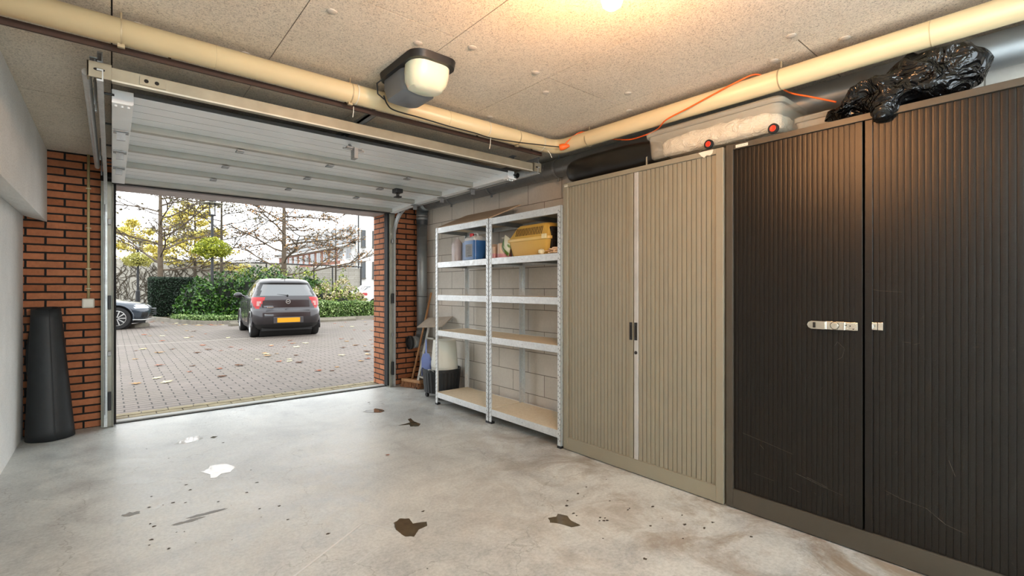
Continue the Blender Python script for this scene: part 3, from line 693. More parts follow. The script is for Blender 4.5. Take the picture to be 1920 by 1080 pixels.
PINK = mat('pink_soap', '#d99aa0', .3); PINKT = mat('peach_plastic', '#d9bfa8', .35)
t = thing('soap_canister', 'pink soap canister half hidden behind the middle rack posts', 'canister', (2.72, 3.50, SZ))
bm = new(); stack(bm, [(SZ,2.72,3.5,.05,.06,.02),(SZ+.05,2.72,3.5,.05,.06,.02)]); obj('soap', bm, PINK, t, True)
bm = new(); stack(bm, [(SZ+.05,2.72,3.5,.05,.06,.02),(SZ+.11,2.72,3.5,.048,.058,.02),(SZ+.14,2.72,3.5,.02,.02,.015)]); obj('body', bm, PINKT, t, True)
t = thing('soap_dispenser', 'squat peach soap dispenser with white pump and pink soap', 'dispenser', (2.70, 3.325, SZ))
bm = new(); lathe(bm, [(.064,SZ),(.066,SZ+.004),(.066,SZ+.04)], Matrix.Translation((2.70,3.325,0)), 24); obj('soap', bm, PINK, t, True)
bm = new(); lathe(bm, [(.066,SZ+.04),(.067,SZ+.115),(.063,SZ+.13),(.05,SZ+.137),(.0,SZ+.138)], Matrix.Translation((2.70,3.325,0)), 24); obj('body', bm, PINKT, t, True)
bm = new(); tube(bm, [(2.70,3.335,SZ+.136),(2.70,3.335,SZ+.18)], .007, 10); tube(bm, [(2.70,3.335,SZ+.138),(2.70,3.335,SZ+.152)], .014, 12); box(bm, 2.685,2.715,3.31,3.355,SZ+.176,SZ+.19); obj('pump', bm, mat('pump_white', '#dcd6c8', .4), t, bevel=.003)
# printed bag leaning on the carrier
def m_pack():
    n = NT('printed_pack'); p = n.coord(); s = n.n('SeparateXYZ'); n.l(p, s.inputs[0])
    f = n.noise(p, 9, 2, .5, .6); c = n.ramp(f, [(.4, lin('#d4d4c0')), (.47, lin('#5d8430')), (.56, lin('#3d6420')), (.6, lin('#c9ccb0')), (.7, lin('#8fa868'))])
    n.set(c, .4); return n.m
bm = new()
def packf(u, v):
    th = .03*math.sin(PI*u)**.6*math.sin(PI*v)**.6+.001
    return u, v, th
for sgn in (-1, 1):
    def ff(u, v, sgn=sgn):
        u_, v_, th = packf(u, v); return Vector(((sgn*th), (u_-.5)*.12, v_*.155))
    grid(bm, 10, 12, ff)
M = Matrix.Translation((2.66, 3.275, SZ+.04)) @ Matrix.Rotation(R(30), 4, 'X') @ Matrix.Rotation(R(-6), 4, 'Y')
bmesh.ops.transform(bm, matrix=M, verts=bm.verts)
tag(obj('seed_packet', bm, m_pack(), smooth='all'), 'green and white printed pack leaning against the yellow carrier', 'packet')
# pet carrier
YEL = mat('mustard_plastic', '#c9a24a', .42, 0, .05, 4); YEL2 = mat('mustard_plastic_light', '#d4b264', .42, 0, .04)
pc = thing('pet_carrier', 'mustard yellow plastic pet carrier with dark wire door', 'pet carrier', (2.76, 2.86, SZ))
cx = 2.775; cyc = 2.945; yf = 2.672
bm = new(); stack(bm, [(SZ, cx, cyc-.01, .13, .215, .03), (SZ+.005, cx, cyc-.01, .135, .22, .035), (SZ+.135, cx, cyc, .15, .252, .04)]); obj('lower_shell', bm, YEL, pc, True)
bm = new(); stack(bm, [(SZ+.125, cx, cyc, .157, .262, .04), (SZ+.15, cx, cyc, .157, .262, .04)]); obj('rim', bm, YEL2, pc, True, bevel=.003)
bm = new(); stack(bm, [(SZ+.15, cx, cyc, .15, .252, .04), (SZ+.24, cx, cyc-.03, .128, .205, .045), (SZ+.26, cx, cyc-.03, .11, .185, .045)]); us = obj('upper_shell', bm, YEL, pc, True)
for k in range(17):
    y = 2.77+.0195*k
    bm = new(); tube(bm, [(cx-.1465, y+.006, SZ+.17), (cx-.1315, y, SZ+.232)], .003, 6); obj('vent_slot', bm, DARKGAP, us)
bm = new(); box(bm, cx-.04, cx+.04, 2.8, 3.03, SZ+.26, SZ+.27); obj('carry_handle', bm, YEL2, us, bevel=.004)
bm = new(); box(bm, cx-.115, cx+.115, yf+.006, 2.74, SZ+.022, SZ+.225); obj('door_opening', bm, DARKGAP, pc, bevel=.01)
bm = new()
for k in range(9): tube(bm, [(cx-.1+.025*k, yf, SZ+.025), (cx-.1+.025*k, yf, SZ+.222)], .0022, 6)
for k in range(8): tube(bm, [(cx-.11, yf, SZ+.03+.026*k), (cx+.11, yf, SZ+.03+.026*k)], .0022, 6)
obj('wire_door', bm, mat('dark_wire', '#2c2822', .4, .5), pc)
bm = new(); box(bm, cx-.165, cx-.155, 2.70, 2.755, SZ+.128, SZ+.165); obj('latch', bm, mat('latch_white', '#dccf9e', .4), pc, bevel=.003)
# tangled rope
bm = new(); random.seed(11); P = []
for k in range(46):
    a = k*.95; P.append((2.61+.02*math.sin(a*1.3)+.012*math.sin(a*.31), 2.68-.12*abs(math.sin(k*.13))+.03*math.cos(a), SZ+.009+.018*(1+math.sin(a*.7+1))*(.5+.5*abs(math.sin(k*.13)))))
tube(bm, smooth(P, 4), .0055, 6)
tag(obj('rope', bm, mat('pale_cotton', '#d9b896', .9), smooth='all'), 'tangled pale cotton rope lying in front of the carrier door', 'rope')
bm = new(); bmesh.ops.create_icosphere(bm, subdivisions=3, radius=.026)
for v in bm.verts: v.co *= 1+.2*noise.noise(v.co*70); v.co.z *= .8
bmesh.ops.translate(bm, verts=bm.verts, vec=(2.602, 2.745, SZ+.024))
tag(obj('yarn_ball', bm, mat('cream_wool', '#ddd0a8', .9), smooth='all'), 'small crumpled cream ball beside the rope on the shelf edge', 'ball')

# ------------------------------------------------------------------ things beside the far rack
TB = mat('black_tub_plastic', '#1c1f22', .4, 0, .1)
tu = thing('tub_trolley', 'black ribbed round tub on small castors', 'tub', (2.79, 4.54, 0))
bm = new()
tc_, ty_ = 2.805, 4.565
def tubring(z, rx, ry, rib=.004, n=120):
    return [bm.verts.new((tc_+rx*math.cos(t)*(1+(rib/rx)*(1 if k % 4 < 2 else -.4)), ty_+ry*math.sin(t)*(1+(rib/ry)*(1 if k % 4 < 2 else -.4)), z)) for k, t in ((k, 2*PI*k/n) for k in range(n))]
rings = [tubring(.07, .185, .188), tubring(.29, .205, .208)]
rings += [tubring(.292, .21, .213, 0), tubring(.325, .212, .215, 0), tubring(.326, .2, .203, 0), tubring(.1, .17, .173, 0)]
for A, B in zip(rings, rings[1:]):
    for k in range(120): bm.faces.new((A[k], A[(k+1)%120], B[(k+1)%120], B[k]))
bm.faces.new(rings[0][::-1]); bm.faces.new(rings[-1])
obj('tub_body', bm, TB, tu, True)
for x, y in ((2.69, 4.46), (2.9, 4.46), (2.69, 4.68), (2.9, 4.68)):
    bm = new(); tube(bm, [(x-.012, y, .024), (x+.012, y, .024)], .024, 16); tube(bm, [(x, y, .03), (x, y, .075)], .008, 8); obj('castor', bm, RUBBER, tu, True)
bm = new(); tube(bm, smooth([(2.615, 4.50, .31), (2.59, 4.485, .33), (2.60, 4.44, .335), (2.63, 4.43, .31)]), .006, 8); obj('rim_handle', bm, GALVD, tu, 'all')
bm = new()
M = AX((2.825, 4.535, .335), (0,0,1))
prof = [(.146,-.06),(.146,.0),(.148,.01),(.126,.285),(.12,.3),(.0,.301)]
lathe(bm, prof, M, 48)
tag(obj('white_bucket', bm, mat('white_bucket_plastic', '#dddccf', .4, 0, .03)), 'large white bucket standing upside down in the black tub', 'bucket')
# dustpan
dp = thing('dustpan', 'blue dustpan standing upright in the tub left of the bucket', 'dustpan', (2.68, 4.76, .3))
BLU = mat('blue_dustpan_plastic', '#6f86c8', .4, 0, .05)
bm = new(); M = AX((2.672, 4.672, .235), (-.45,-.85,.1), (.85,-.45,0)) @ Matrix.Diagonal((.6,1,1,1))
prism(bm, [(-.085,0),(.085,0),(.085,.19),(.06,.235),(.02,.25),(-.02,.25),(-.06,.235),(-.085,.19)], .004, M)
for xx in (-.085, .081): prism(bm, [(xx,0),(xx+.004,0),(xx+.004,.2),(xx,.2)], .035, M)
obj('pan', bm, BLU, dp)
bm = new(); prism(bm, [(-.016,.24),(.016,.24),(.012,.39),(.006,.4),(-.006,.4),(-.012,.39)], .014, M); obj('handle', bm, BLU, dp, bevel=.003)
# ladder
ALU = m_galv('ladder_aluminium', '#a9a69c', .4)
ld = thing('step_ladder', 'short aluminium step ladder leaning in the corner behind the broom', 'ladder', (2.85, 5.06, 0))
for x0, y0, x1, y1 in ((2.80, 5.12, 2.93, 5.04), (2.82, 4.91, 2.95, 4.86)):
    bm = new(); obox(bm, ((x0+x1)/2, (y0+y1)/2, .385), (.02, .045, .785), Matrix.Rotation(math.atan2(x1-x0, .77), 3, 'Y') @ Matrix.Rotation(math.atan2(y0-y1, .77), 3, 'X')); obj('side_rail', bm, ALU, ld, bevel=.003)
for z in (.14, .36, .6):
    f = z/.77; bm = new(); box(bm, 2.80+.13*f-.02, 2.80+.13*f+.03, 4.91-.05*f, 5.12-.08*f, z, z+.02); obj('rung', bm, ALU, ld, bevel=.002)
for x, y in ((2.797, 5.125), (2.817, 4.913)):
    bm = new(); box(bm, x-.015, x+.015, y-.027, y+.027, 0, .02); obj('foot', bm, BLACKP, ld)
# cardboard sheet on the ladder
bm = new(); M = Matrix.Translation((2.91, 4.93, .80)) @ Matrix.Rotation(R(-32), 4, 'Y') @ Matrix.Rotation(R(8), 4, 'Z')
v = box(bm, -.1, .1, -.27, .2, -.004, .008); bmesh.ops.transform(bm, matrix=M, verts=bm.verts)
tag(obj('cardboard_sheet', bm, mat('grey_card', '#a99c8c', .8)), 'grey folded card sheet resting on top of the step ladder', 'cardboard', )
# broom
br = thing('broom', 'wooden broom with brown bristles leaning in the brick corner', 'broom', (2.75, 5.2, 0))
WD = m_wood('broom_wood', '#8a5f3c', '#b98a5c', (20, 20, 4)); BRS = mat('bristle', '#94694a', .9, 0, .35, 40)
HC = Vector((2.79, 5.22, .085)); hd = Vector((.12, -.42, 0)).normalized()
bm = new(); M = AX(HC, (0,0,1), hd)
stk = [bm.verts.new(M @ Vector((x, y, z))) for z in (-.018, .018) for x, y in rrect(.17, .03, .025)]
n = len(stk)//2; bm.faces.new(stk[:n][::-1]); bm.faces.new(stk[n:])
for k in range(n): bm.faces.new((stk[k], stk[(k+1)%n], stk[n+(k+1)%n], stk[n+k]))
obj('head', bm, WD, br, bevel=.005)
bm = new(); random.seed(5)
for k in range(420):
    u = random.uniform(-.165, .165); w_ = random.uniform(-.024, .024); p = M @ Vector((u, w_, -.015)); q = M @ Vector((u*1.07+random.uniform(-.006,.006), w_*1.9+random.uniform(-.006,.006), -.083))
    tube(bm, [p, q], .0022, 4)
o = obj('bristles', bm, BRS, br); 
bm = new(); top = Vector((3.0, 5.12, 1.15)); tube(bm, [HC+Vector((0,0,-.0)), top], .0125, 12); obj('broomstick', bm, WD, br, 'all')

# ------------------------------------------------------------------ left corner: rubber mat roll, conduit
MATM = mat('rubber_mat', '#24282b', .55, 0, .15, 12, .2, 150)
mr = thing('rubber_mat_roll', 'dark rolled rubber mat standing in the left brick corner', 'mat roll', (-.37, 5.33, 0))
bm = new()
def roll(u, v):
    z = .004+v*1.035; a = u*2*PI*2.6
    rb = .150-.058*v
    r = rb-.01*(1-u)*2.6+.0005
    cx = -.375-.03*v; cy = 5.33+.06*v
    ov = 1+.0*v
    return Vector((cx+r*math.cos(a+1.2)*1.02, cy+r*math.sin(a+1.2), z+.012*math.sin(a+1.5)*v))
grid(bm, 150, 14, roll)
o = obj('rolled_sheet', bm, MATM, mr, 'all'); s = o.modifiers.new('Solidify', 'SOLIDIFY'); s.thickness = .005
bm = new()
def flap(u, v):
    z = .25+v*.72; w_ = (.02+.11*math.sin(PI*min(1, v*1.05))**.7)
    return Vector((-.44-.02*v-u*w_*.55, 5.28+.03*v+.10*u, z+.02*u))
grid(bm, 8, 14, flap); o = obj('loose_flap', bm, MATM, mr, 'all'); s = o.modifiers.new('Solidify', 'SOLIDIFY'); s.thickness = .005
cd = thing('conduit_pipe', 'thin cream conduit running down the left brick wall to a box', 'conduit', (-.153, 5.49, 1.1))
CON = mat('aged_conduit', '#b8ab7e', .5)
bm = new(); tube(bm, [(-.153, 5.488, 1.11), (-.153, 5.488, ZC-.001)], .0095, 12); obj('pipe', bm, CON, cd, 'all')
for z in (1.37, 1.72, 2.06, 1.2):
    bm = new(); box(bm, -.170, -.136, 5.486, 5.4995, z-.004, z+.004); tube(bm, [(-.153, 5.488, z-.005), (-.153, 5.488, z+.005)], .0115, 12); obj('clip', bm, mat('clip_white', '#c9c3a4', .5), cd)
bm = new(); box(bm, -.195, -.113, 5.462, 5.4995, 1.032, 1.115); e = obj('junction_box', bm, mat('box_white', '#d5d3c8', .45), cd, bevel=.01)
bm = new(); box(bm, -.186, -.122, 5.459, 5.4625, 1.041, 1.106); obj('cover', bm, mat('cover_white', '#dedcd0', .4), e, bevel=.003)

# ------------------------------------------------------------------ on top of the cabinets
CASE = mat('black_leather', '#121110', .33, 0, .2, 10, .35, 40)
ks = thing('black_bag', 'long black soft case lying on the taupe cabinet under the pipe', 'bag', (2.78, 2.1, 1.983))
bm = new(); 
def casef(u, v):
    y = 1.7+.83*v; t = 2*PI*u; e = max(0, 1-abs(2*v-1)**7)**.5
    hx, hz = .115*(.75+.25*e), .096*(.35+.65*e)
    cx_, sn = math.cos(t), math.sin(t)
    x = 2.745+hx*math.copysign(abs(cx_)**.55, cx_); z = 2.083+hz*math.copysign(abs(sn)**.6, sn)
    z -= .02*max(0, (.35-v)/.35)*(1 if sn > 0 else 0)
    nn = noise.noise(Vector((x*5, y*6, z*7)))*.012
    return Vector((x+nn, y, max(1.985, z+nn*.6)))
V = grid(bm, 36, 30, casef, True)
for j in (0, 30): bm.faces.new([V[i][j] for i in range(36)][::(1 if j else -1)])
cs = obj('case_body', bm, CASE, ks, 'all')
bm = new(); box(bm, 2.629, 2.640, 1.79, 1.80, 1.99, 2.05); obj('zip_pull', bm, CHROME, ks)
bm = new(); lathe(bm, [(.012,0),(.012,.004),(0,.007)], AX((2.64, 1.79, 2.11), (-1,0,.3)), 12); obj('stud', bm, BLACKP, ks, True)
# clear storage box
def m_clear():
    n = NT('clear_plastic'); n.set(lin('#ece6d4'), .12, 0, IOR=1.45, Alpha=.30); return n.m
CLR = m_clear()
bx = thing('storage_box', 'clear plastic underbed box with red hubbed wheels on the cabinets', 'storage box', (2.76, 1.37, 1.99))
y0, y1 = .975, 1.785; xb0, xb1 = 2.6, 2.96; zb0 = 2.012
bm = new(); cy, cx = (y0+y1)/2, (xb0+xb1)/2; hx, hy = (xb1-xb0)/2, (y1-y0)/2
stack(bm, [(zb0, cx, cy, hx-.025, hy-.035, .03), (zb0+.012, cx, cy, hx-.012, hy-.02, .04), (zb0+.14, cx, cy, hx-.002, hy-.012, .04)])
obj('box_body', bm, CLR, bx, True)
bm = new(); stack(bm, [(zb0+.14, cx, cy, hx+.008, hy+.004, .045), (zb0+.162, cx, cy, hx+.01, hy+.006, .045), (zb0+.176, cx, cy, hx-.005, hy-.01, .04)]); obj('box_lid', bm, CLR, bx, True)
for y, xo in ((1.356, 2.578), (1.012, 2.578), (1.356, 2.95), (1.012, 2.95)):
    bm = new(); M = AX((xo, y, 2.015), (1,0,0)); lathe(bm, [(.0155,-.0005),(.023,-.001),(.026,.003),(.026,.014),(.023,.018),(.0155,.0175)], M, 28); w1 = obj('wheel', bm, RUBBER, bx, True)
    bm = new(); lathe(bm, [(0,-.003),(.005,-.0035),(.006,-.001),(.013,-.002),(.0165,.0),(.0165,.017),(0,.018)], M, 24); obj('hub', bm, mat('red_hub', '#e0341c', .4), w1, True)
# crumpled film inside
bm = new(); bmesh.ops.create_icosphere(bm, subdivisions=5, radius=1)
for v in bm.verts:
    p = v.co.copy(); q = Vector((math.copysign(abs(p.x)**.6, p.x)*.145, math.copysign(abs(p.y)**.6, p.y)*.37, math.copysign(abs(p.z)**.5, p.z)*.06))
    nn = noise.noise(q*28)*.012+noise.noise(q*70)*.006
    v.co = q*(1+nn*1.2)+p*nn*.7+Vector((cx, cy, zb0+.076))
FILM = NT('crumpled_film'); FILM.set(lin('#efe6d0'), .25, 0); FILM.bump(FILM.math('ABSOLUTE', FILM.math('SUBTRACT', FILM.noise(FILM.coord(), 16, 4, .55, 1.5), .5)), 1.0, .06)
tag(obj('plastic_film', bm, FILM.m, smooth='all'), 'crumpled pale plastic film packed inside the clear wheeled box', 'film')
# smaller clear box behind it
b2 = thing('lidded_tub', 'small clear plastic tub behind the right end of the wheeled box', 'tub', (2.86, .93, 1.99))
bm = new(); stack(bm, [(1.99, 2.83, .88, .085, .07, .02), (2.06, 2.83, .88, .095, .082, .02)]); obj('tub_body', bm, CLR, b2, True)
bm = new(); stack(bm, [(2.06, 2.83, .88, .105, .09, .025), (2.085, 2.83, .88, .105, .09, .025), (2.09, 2.83, .88, .095, .08, .02)]); obj('tub_lid', bm, CLR, b2, True)
# garbage bag
bm = new(); bmesh.ops.create_icosphere(bm, subdivisions=6, radius=1)
for v in bm.verts:
    p = v.co.copy()
    y = .53-.29*math.copysign(abs(p.y)**.8, p.y)*1.0
    fy = abs(p.y)
    k0 = (y-.53)/.3; x = 2.72+.14*p.x; z = 2.09-.03*max(0, k0)+.1*(1-.45*max(0, k0)**1.5)*math.copysign(abs(p.z)**.75, p.z)
    k = (y-.53)/.3                       # + = towards the clear box
    z += -.045*max(0, k)*(1 if p.z > 0 else .1)+(.04*max(0, -k)*(1 if p.z > 0 else .1))
    q = Vector((x*7, y*7, z*8))
    # creased folds
    c1 = abs(noise.noise(q)); c2 = abs(noise.noise(q*2.4+Vector((3,1,4)))); c3 = abs(noise.noise(q*5))
    d = .04*(1-2.4*c1)+.013*(1-2.4*c2)+.003*(1-2*c3)-.02
    n_ = Vector((p.x, -p.y*.4, p.z))
    v.co = Vector((x, y, z))+n_*d
    if v.co.z < 1.9905 and v.co.x > 2.6: v.co.z = 1.9905+.2*(max(0, 1.9905-v.co.z))*0
    # a flap drooping over the front edge
    f = math.exp(-((v.co.y-.57)/.07)**2)
    if p.x < -.2 and p.z < .3: v.co.x -= .04*f*(.3-p.z); v.co.z -= .05*f*(.3-p.z) if v.co.x < 2.6 else 0
    if k > .75: v.co.z += .05*(k-.75); v.co.x -= .0
BAGM = NT('black_bin_bag'); BAGM.set(lin('#0b0b0c'), .16, 0); BAGM.bump(BAGM.math('ABSOLUTE', BAGM.math('SUBTRACT', BAGM.noise(BAGM.coord(), 9, 3, .5, 1.2), .5)), .9, .06)
tag(obj('garbage_bag', bm, BAGM.m, smooth='all'), 'crumpled shiny black bin bag lying on the dark cabinet', 'bag')

# ------------------------------------------------------------------ puddles and marks on the floor
def puddle(label, cx, cy, pts, pale, seed, sm=1):
    random.seed(seed); n = len(pts); P = []
    for i in range(n):
        a, b = Vector(pts[i]), Vector(pts[(i+1)%n])
        for k in range(6):
            q = a.lerp(b, k/6); j = .007*noise.noise(Vector((q.x*40+seed, q.y*40, 0)))+.012*noise.noise(Vector((q.x*14+seed, q.y*14, 0))); P.append((q.x*(1+j*8), q.y*(1+j*8)))
    bm = new(); A = [bm.verts.new((cx+x, cy+y, .0004)) for x, y in P]; B = [bm.verts.new((cx+x*.975, cy+y*.975, .0016)) for x, y in P]
    bm.faces.new(B); m_ = len(P)
    for i in range(m_): bm.faces.new((A[i], A[(i+1)%m_], B[(i+1)%m_], B[i]))
    return tag(obj('puddle', bm, PUD if not pale else PUD2, smooth=False), label, 'puddle')
def m_pud(name, col):
    n = NT(name); p = n.coord(True); n.set(n.ramp(n.noise(p, 18, 5, .7), [(.3, lin(col)), (.7, tuple(min(1, x*1.5) for x in lin(col)[:3])+(1,))]), .03, 0, IOR=1.5); return n.m
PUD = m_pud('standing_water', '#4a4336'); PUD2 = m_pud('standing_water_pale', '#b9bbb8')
puddle('bright white reflecting puddle, nearest the middle of the doorway', .545, 3.64, [(-.10,.06),(-.05,.09),(-.04,.16),(.01,.14),(.06,.12),(.09,.02),(.05,-.07),(.0,-.06),(-.04,-.12),(-.07,-.10),(-.06,-.03)], True, 1)
puddle('thin white reflecting puddle, left, closest to the doorway', .46, 4.53, [(-.09,-.03),(-.04,.05),(.03,.11),(.09,.09),(.10,-.01),(.04,-.06),(-.03,-.07)], True, 2)
puddle('tiny wet spot beside the thin white puddle', .63, 4.5, [(-.025,0),(0,.03),(.03,.01),(.0,-.03)], False, 3)
puddle('dark wet puddle beside the faint square mark', 1.15, 2.165, [(-.07,.03),(-.045,.1),(.0,.12),(.04,.09),(.03,.03),(.09,.0),(.075,-.04),(.02,-.045),(-.03,-.09),(-.06,-.06)], False, 4)
puddle('dark leaf shaped puddle nearest the taupe cabinet', 1.79, 1.725, [(-.04,.07),(.0,.05),(.03,.07),(.05,.02),(.03,-.03),(.03,-.09),(-.02,-.08),(-.04,-.01),(-.07,.03)], False, 5)
puddle('dark branching puddle in front of the rack', 2.03, 3.81, [(-.11,.04),(-.04,.04),(.02,.06),(.05,.16),(.09,.18),(.06,.05),(.07,-.04),(.02,-.1),(-.04,-.06),(-.02,.0)], False, 6)
puddle('half dark half bright puddle close to the right door jamb', 2.0, 4.43, [(-.13,.06),(-.08,.11),(-.02,.09),(.02,.12),(.06,.03),(.05,-.05),(-.01,-.07),(-.07,-.03)], False, 7)
CH = mat('chalk_mark', '#cfd2d2', .6)
bm = new()
for a, b, ww in (((.55,2.09),(.985,2.365),.011), ((.985,2.365),(1.075,2.205),.007), ((.95,2.1),(.80,2.03),.003)):
    a, b = Vector((*a, .0005)), Vector((*b, .0005)); d = (b-a).normalized(); s = Vector((-d.y, d.x, 0))*ww/2
    q = [bm.verts.new(p) for p in (a-s, b-s, b+s, a+s)]; r_ = [bm.verts.new(v.co+Vector((0,0,.0004))) for v in q]
    bm.faces.new(q[::-1]); bm.faces.new(r_)
    for i in range(4): bm.faces.new((q[i], q[(i+1)%4], r_[(i+1)%4], r_[i]))
fl = bpy.data.objects['floor']
obj('chalk_outline', bm, CH, fl)
bm = new(); random.seed(21)
for k in range(70):
    x, y = random.choice([(random.uniform(.1,.75), random.uniform(2.6,3.3)), (random.uniform(-.3,2.4), random.uniform(1.0,5.2)), (random.uniform(1.8,2.4), random.uniform(1.2,2.0))])
    r0 = random.uniform(.002, .011); n = 7
    A = [(x+r0*random.uniform(.5,1.5)*math.cos(2*PI*i/n), y+r0*random.uniform(.4,1.1)*math.sin(2*PI*i/n)) for i in range(n)]
    prism(bm, A, .0008, Matrix.Translation((0,0,.0003)))
obj('dirt_specks', bm, mat('dirt', '#3f3830', .9), fl)['kind'] = 'stuff'
bm = new()
for x, y, rx, ry in ((.30,2.96,.09,.02), (.39,3.0,.1,.02),(.08,3.25,.05,.03)):
    A = [(x+rx*(.5+.5*noise.noise(Vector((k*.9, x*9, 0)))+.3)*math.cos(2*PI*k/18), y+ry*(.8+.6*noise.noise(Vector((k*1.1, y*9, 4))))*math.sin(2*PI*k/18)) for k in range(18)]
    prism(bm, A, .0006, Matrix.Translation((0,0,.0003)))
obj('oil_smear', bm, mat('oil_stain', '#6a6962', .5), fl)

# ================================================================== OUTSIDE
PAV = m_paver()
bm = new(); v = [bm.verts.new(p) for p in ((-30,5.52,-.012),(45,5.52,-.012),(45,75,-.012),(-30,75,-.012))]; w2 = [bm.verts.new((q.co.x, q.co.y, -.25)) for q in v]
bm.faces.new(v); bm.faces.new(w2[::-1])
for i in range(4): bm.faces.new((v[i], v[(i+1)%4], w2[(i+1)%4], w2[i]))
paving = struct('paving', bm, PAV, local=True)
bm = new(); x = -.2; random.seed(9)
while x < 3.0:
    box(bm, x, x+.205, 5.83, 5.93, -.05, -.002); x += .212
x = -.2
while x < 3.0:
    box(bm, x, x+.205, 5.61, 5.71, -.05, -.004); box(bm, x-.1, x+.105, 5.72, 5.82, -.05, -.004); x += .212
obj('edging_row', bm, mat('mossy_edging', '#7f7558', .8, 0, .3, 7), paving, bevel=.003)
bm = new(); box(bm, -8, 4.5, 13.0, 13.06, -.02, -.008); obj('parking_line', bm, mat('parking_line', '#9a938a', .7), paving)
def poly_soft(pts, seg=6): return [tuple(p) for p in smooth([(*p, 0) for p in pts], seg)]
# kerb following the planted island
KERB = mat('kerb_concrete', '#7d776b', .8, 0, .2, 4); SOIL = mat('soil', '#4a3c2a', .95, 0, .3, 6)
kp = [(.7,25.6),(1.3,22.8),(1.95,20.0),(2.5,19.0),(3.3,18.5),(5.0,18.2),(7.2,18.35),(9.5,18.3),(14,18.2)]
bm = new(); P = [Vector((x, y, 0)) for x, y, *_ in smooth([(x, y, 0) for x, y in kp], 5)]
for i in range(len(P)-1):
    d = (P[i+1]-P[i]).normalized(); s = Vector((-d.y, d.x, 0))*.07
    q = [P[i]-s, P[i+1]-s, P[i+1]+s, P[i]+s]
    A = [bm.verts.new((*p.xy, -.05)) for p in q]; B = [bm.verts.new((*p.xy, .11)) for p in q]
    bm.faces.new(A[::-1]); bm.faces.new(B)
    for k in range(4): bm.faces.new((A[k], A[(k+1)%4], B[(k+1)%4], B[k]))
struct('kerb', bm, KERB)
bm = new(); A = [(p.x, p.y+.06) for p in P]+[(14, 24.3), (.75, 27.5)]
prism(bm, A, .12, Matrix.Translation((0,0,-.04))); struct('planting_bed', bm, SOIL)

def leafquad(bm, p, s, n=None, asp=.5):
    d = Vector((random.gauss(0,1), random.gauss(0,1), random.gauss(0,1))).normalized()
    e = d.cross(Vector((random.gauss(0,1), random.gauss(0,1), random.gauss(0,1)))).normalized()
    a = bm.verts.new(p-d*s); b = bm.verts.new(p+e*s*asp); c = bm.verts.new(p+d*s); f = bm.verts.new(p-e*s*asp)
    bm.faces.new((a, b, c, f))
def bushmesh(bm, cx, cy, z0, rx, ry, h, n, s, lump=.18, boxy=1.0):
    for k in range(n):
        u, t = random.random(), random.uniform(0, 2*PI); ph = math.acos(1-u)
        p = Vector((math.sin(ph)*math.cos(t), math.sin(ph)*math.sin(t), math.cos(ph)))
        p = Vector([math.copysign(abs(c)**boxy, c) for c in p])
        r = 1+lump*noise.noise(Vector((p.x*2.6+cx, p.y*2.6+cy, p.z*2.6)))*2-abs(random.gauss(0, .07))
        q = Vector((cx+p.x*rx*r, cy+p.y*ry*r, z0+max(.02, p.z*h*r)))
        if q.z > z0+.02: leafquad(bm, q, s*random.uniform(.6, 1.3))
    # low side leaves
    for k in range(n//2):
        t = random.uniform(0, 2*PI); z = random.random()
        r = .97+.1*noise.noise(Vector((math.cos(t)*3, math.sin(t)*3, z*4+cx)))
        cxp = math.copysign(abs(math.cos(t))**boxy, math.cos(t)); cyp = math.copysign(abs(math.sin(t))**boxy, math.sin(t))
        q = Vector((cx+cxp*rx*r*(1-.15*z), cy+cyp*ry*r*(1-.15*z), z0+z*h*.6)); leafquad(bm, q, s*random.uniform(.6,1.3))
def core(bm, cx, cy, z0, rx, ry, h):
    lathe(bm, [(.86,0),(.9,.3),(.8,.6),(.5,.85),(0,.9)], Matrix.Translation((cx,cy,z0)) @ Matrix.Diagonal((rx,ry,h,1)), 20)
LAUREL = m_leaf('laurel_leaf', ('#16300e', '#2b4f18', '#456e24', '#7a9a44'), .4); LAURELY = m_leaf('shrub_leaf', ('#3c4a12', '#6e8424', '#a3ad42', '#c4c46a'), .5)
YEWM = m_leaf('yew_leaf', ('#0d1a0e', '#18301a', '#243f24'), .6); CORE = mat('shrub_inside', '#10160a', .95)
GCOV = m_leaf('groundcover_leaf', ('#33491c', '#557333', '#86a058', '#c5c9a0'), .6)
def shrub(name, label, cat, blobs, n, s, m, group=None, **k):
    t = thing(name, label, cat, (blobs[0][0], blobs[0][1], .06), group=group)
    bm = new()
    for cx_, cy_, rx, ry, h in blobs: bushmesh(bm, cx_, cy_, .05, rx, ry, h, n, s, **k)
    obj('foliage', bm, m, t)
    bm = new()
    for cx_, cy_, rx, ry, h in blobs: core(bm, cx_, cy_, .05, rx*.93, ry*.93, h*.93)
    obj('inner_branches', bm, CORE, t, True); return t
random.seed(31)
shrub('laurel_shrub', 'large glossy green laurel bank behind the lamp post', 'shrub', [(2.6,22.0,.75,.8,1.5),(3.4,22.6,1.0,1.0,1.75),(4.5,22.0,1.0,1.0,1.8),(5.5,21.8,1.0,1.0,1.75),(6.6,22.0,1.0,1.0,1.55)], 2600, .065, LAUREL)
shrub('yellow_green_shrub', 'yellow green shrub showing above the laurel behind the car', 'shrub', [(5.6,23.6,1.1,.8,2.05),(6.9,23.2,1.0,.8,2.0),(4.4,23.9,1.0,.7,1.95)], 1600, .06, LAURELY)
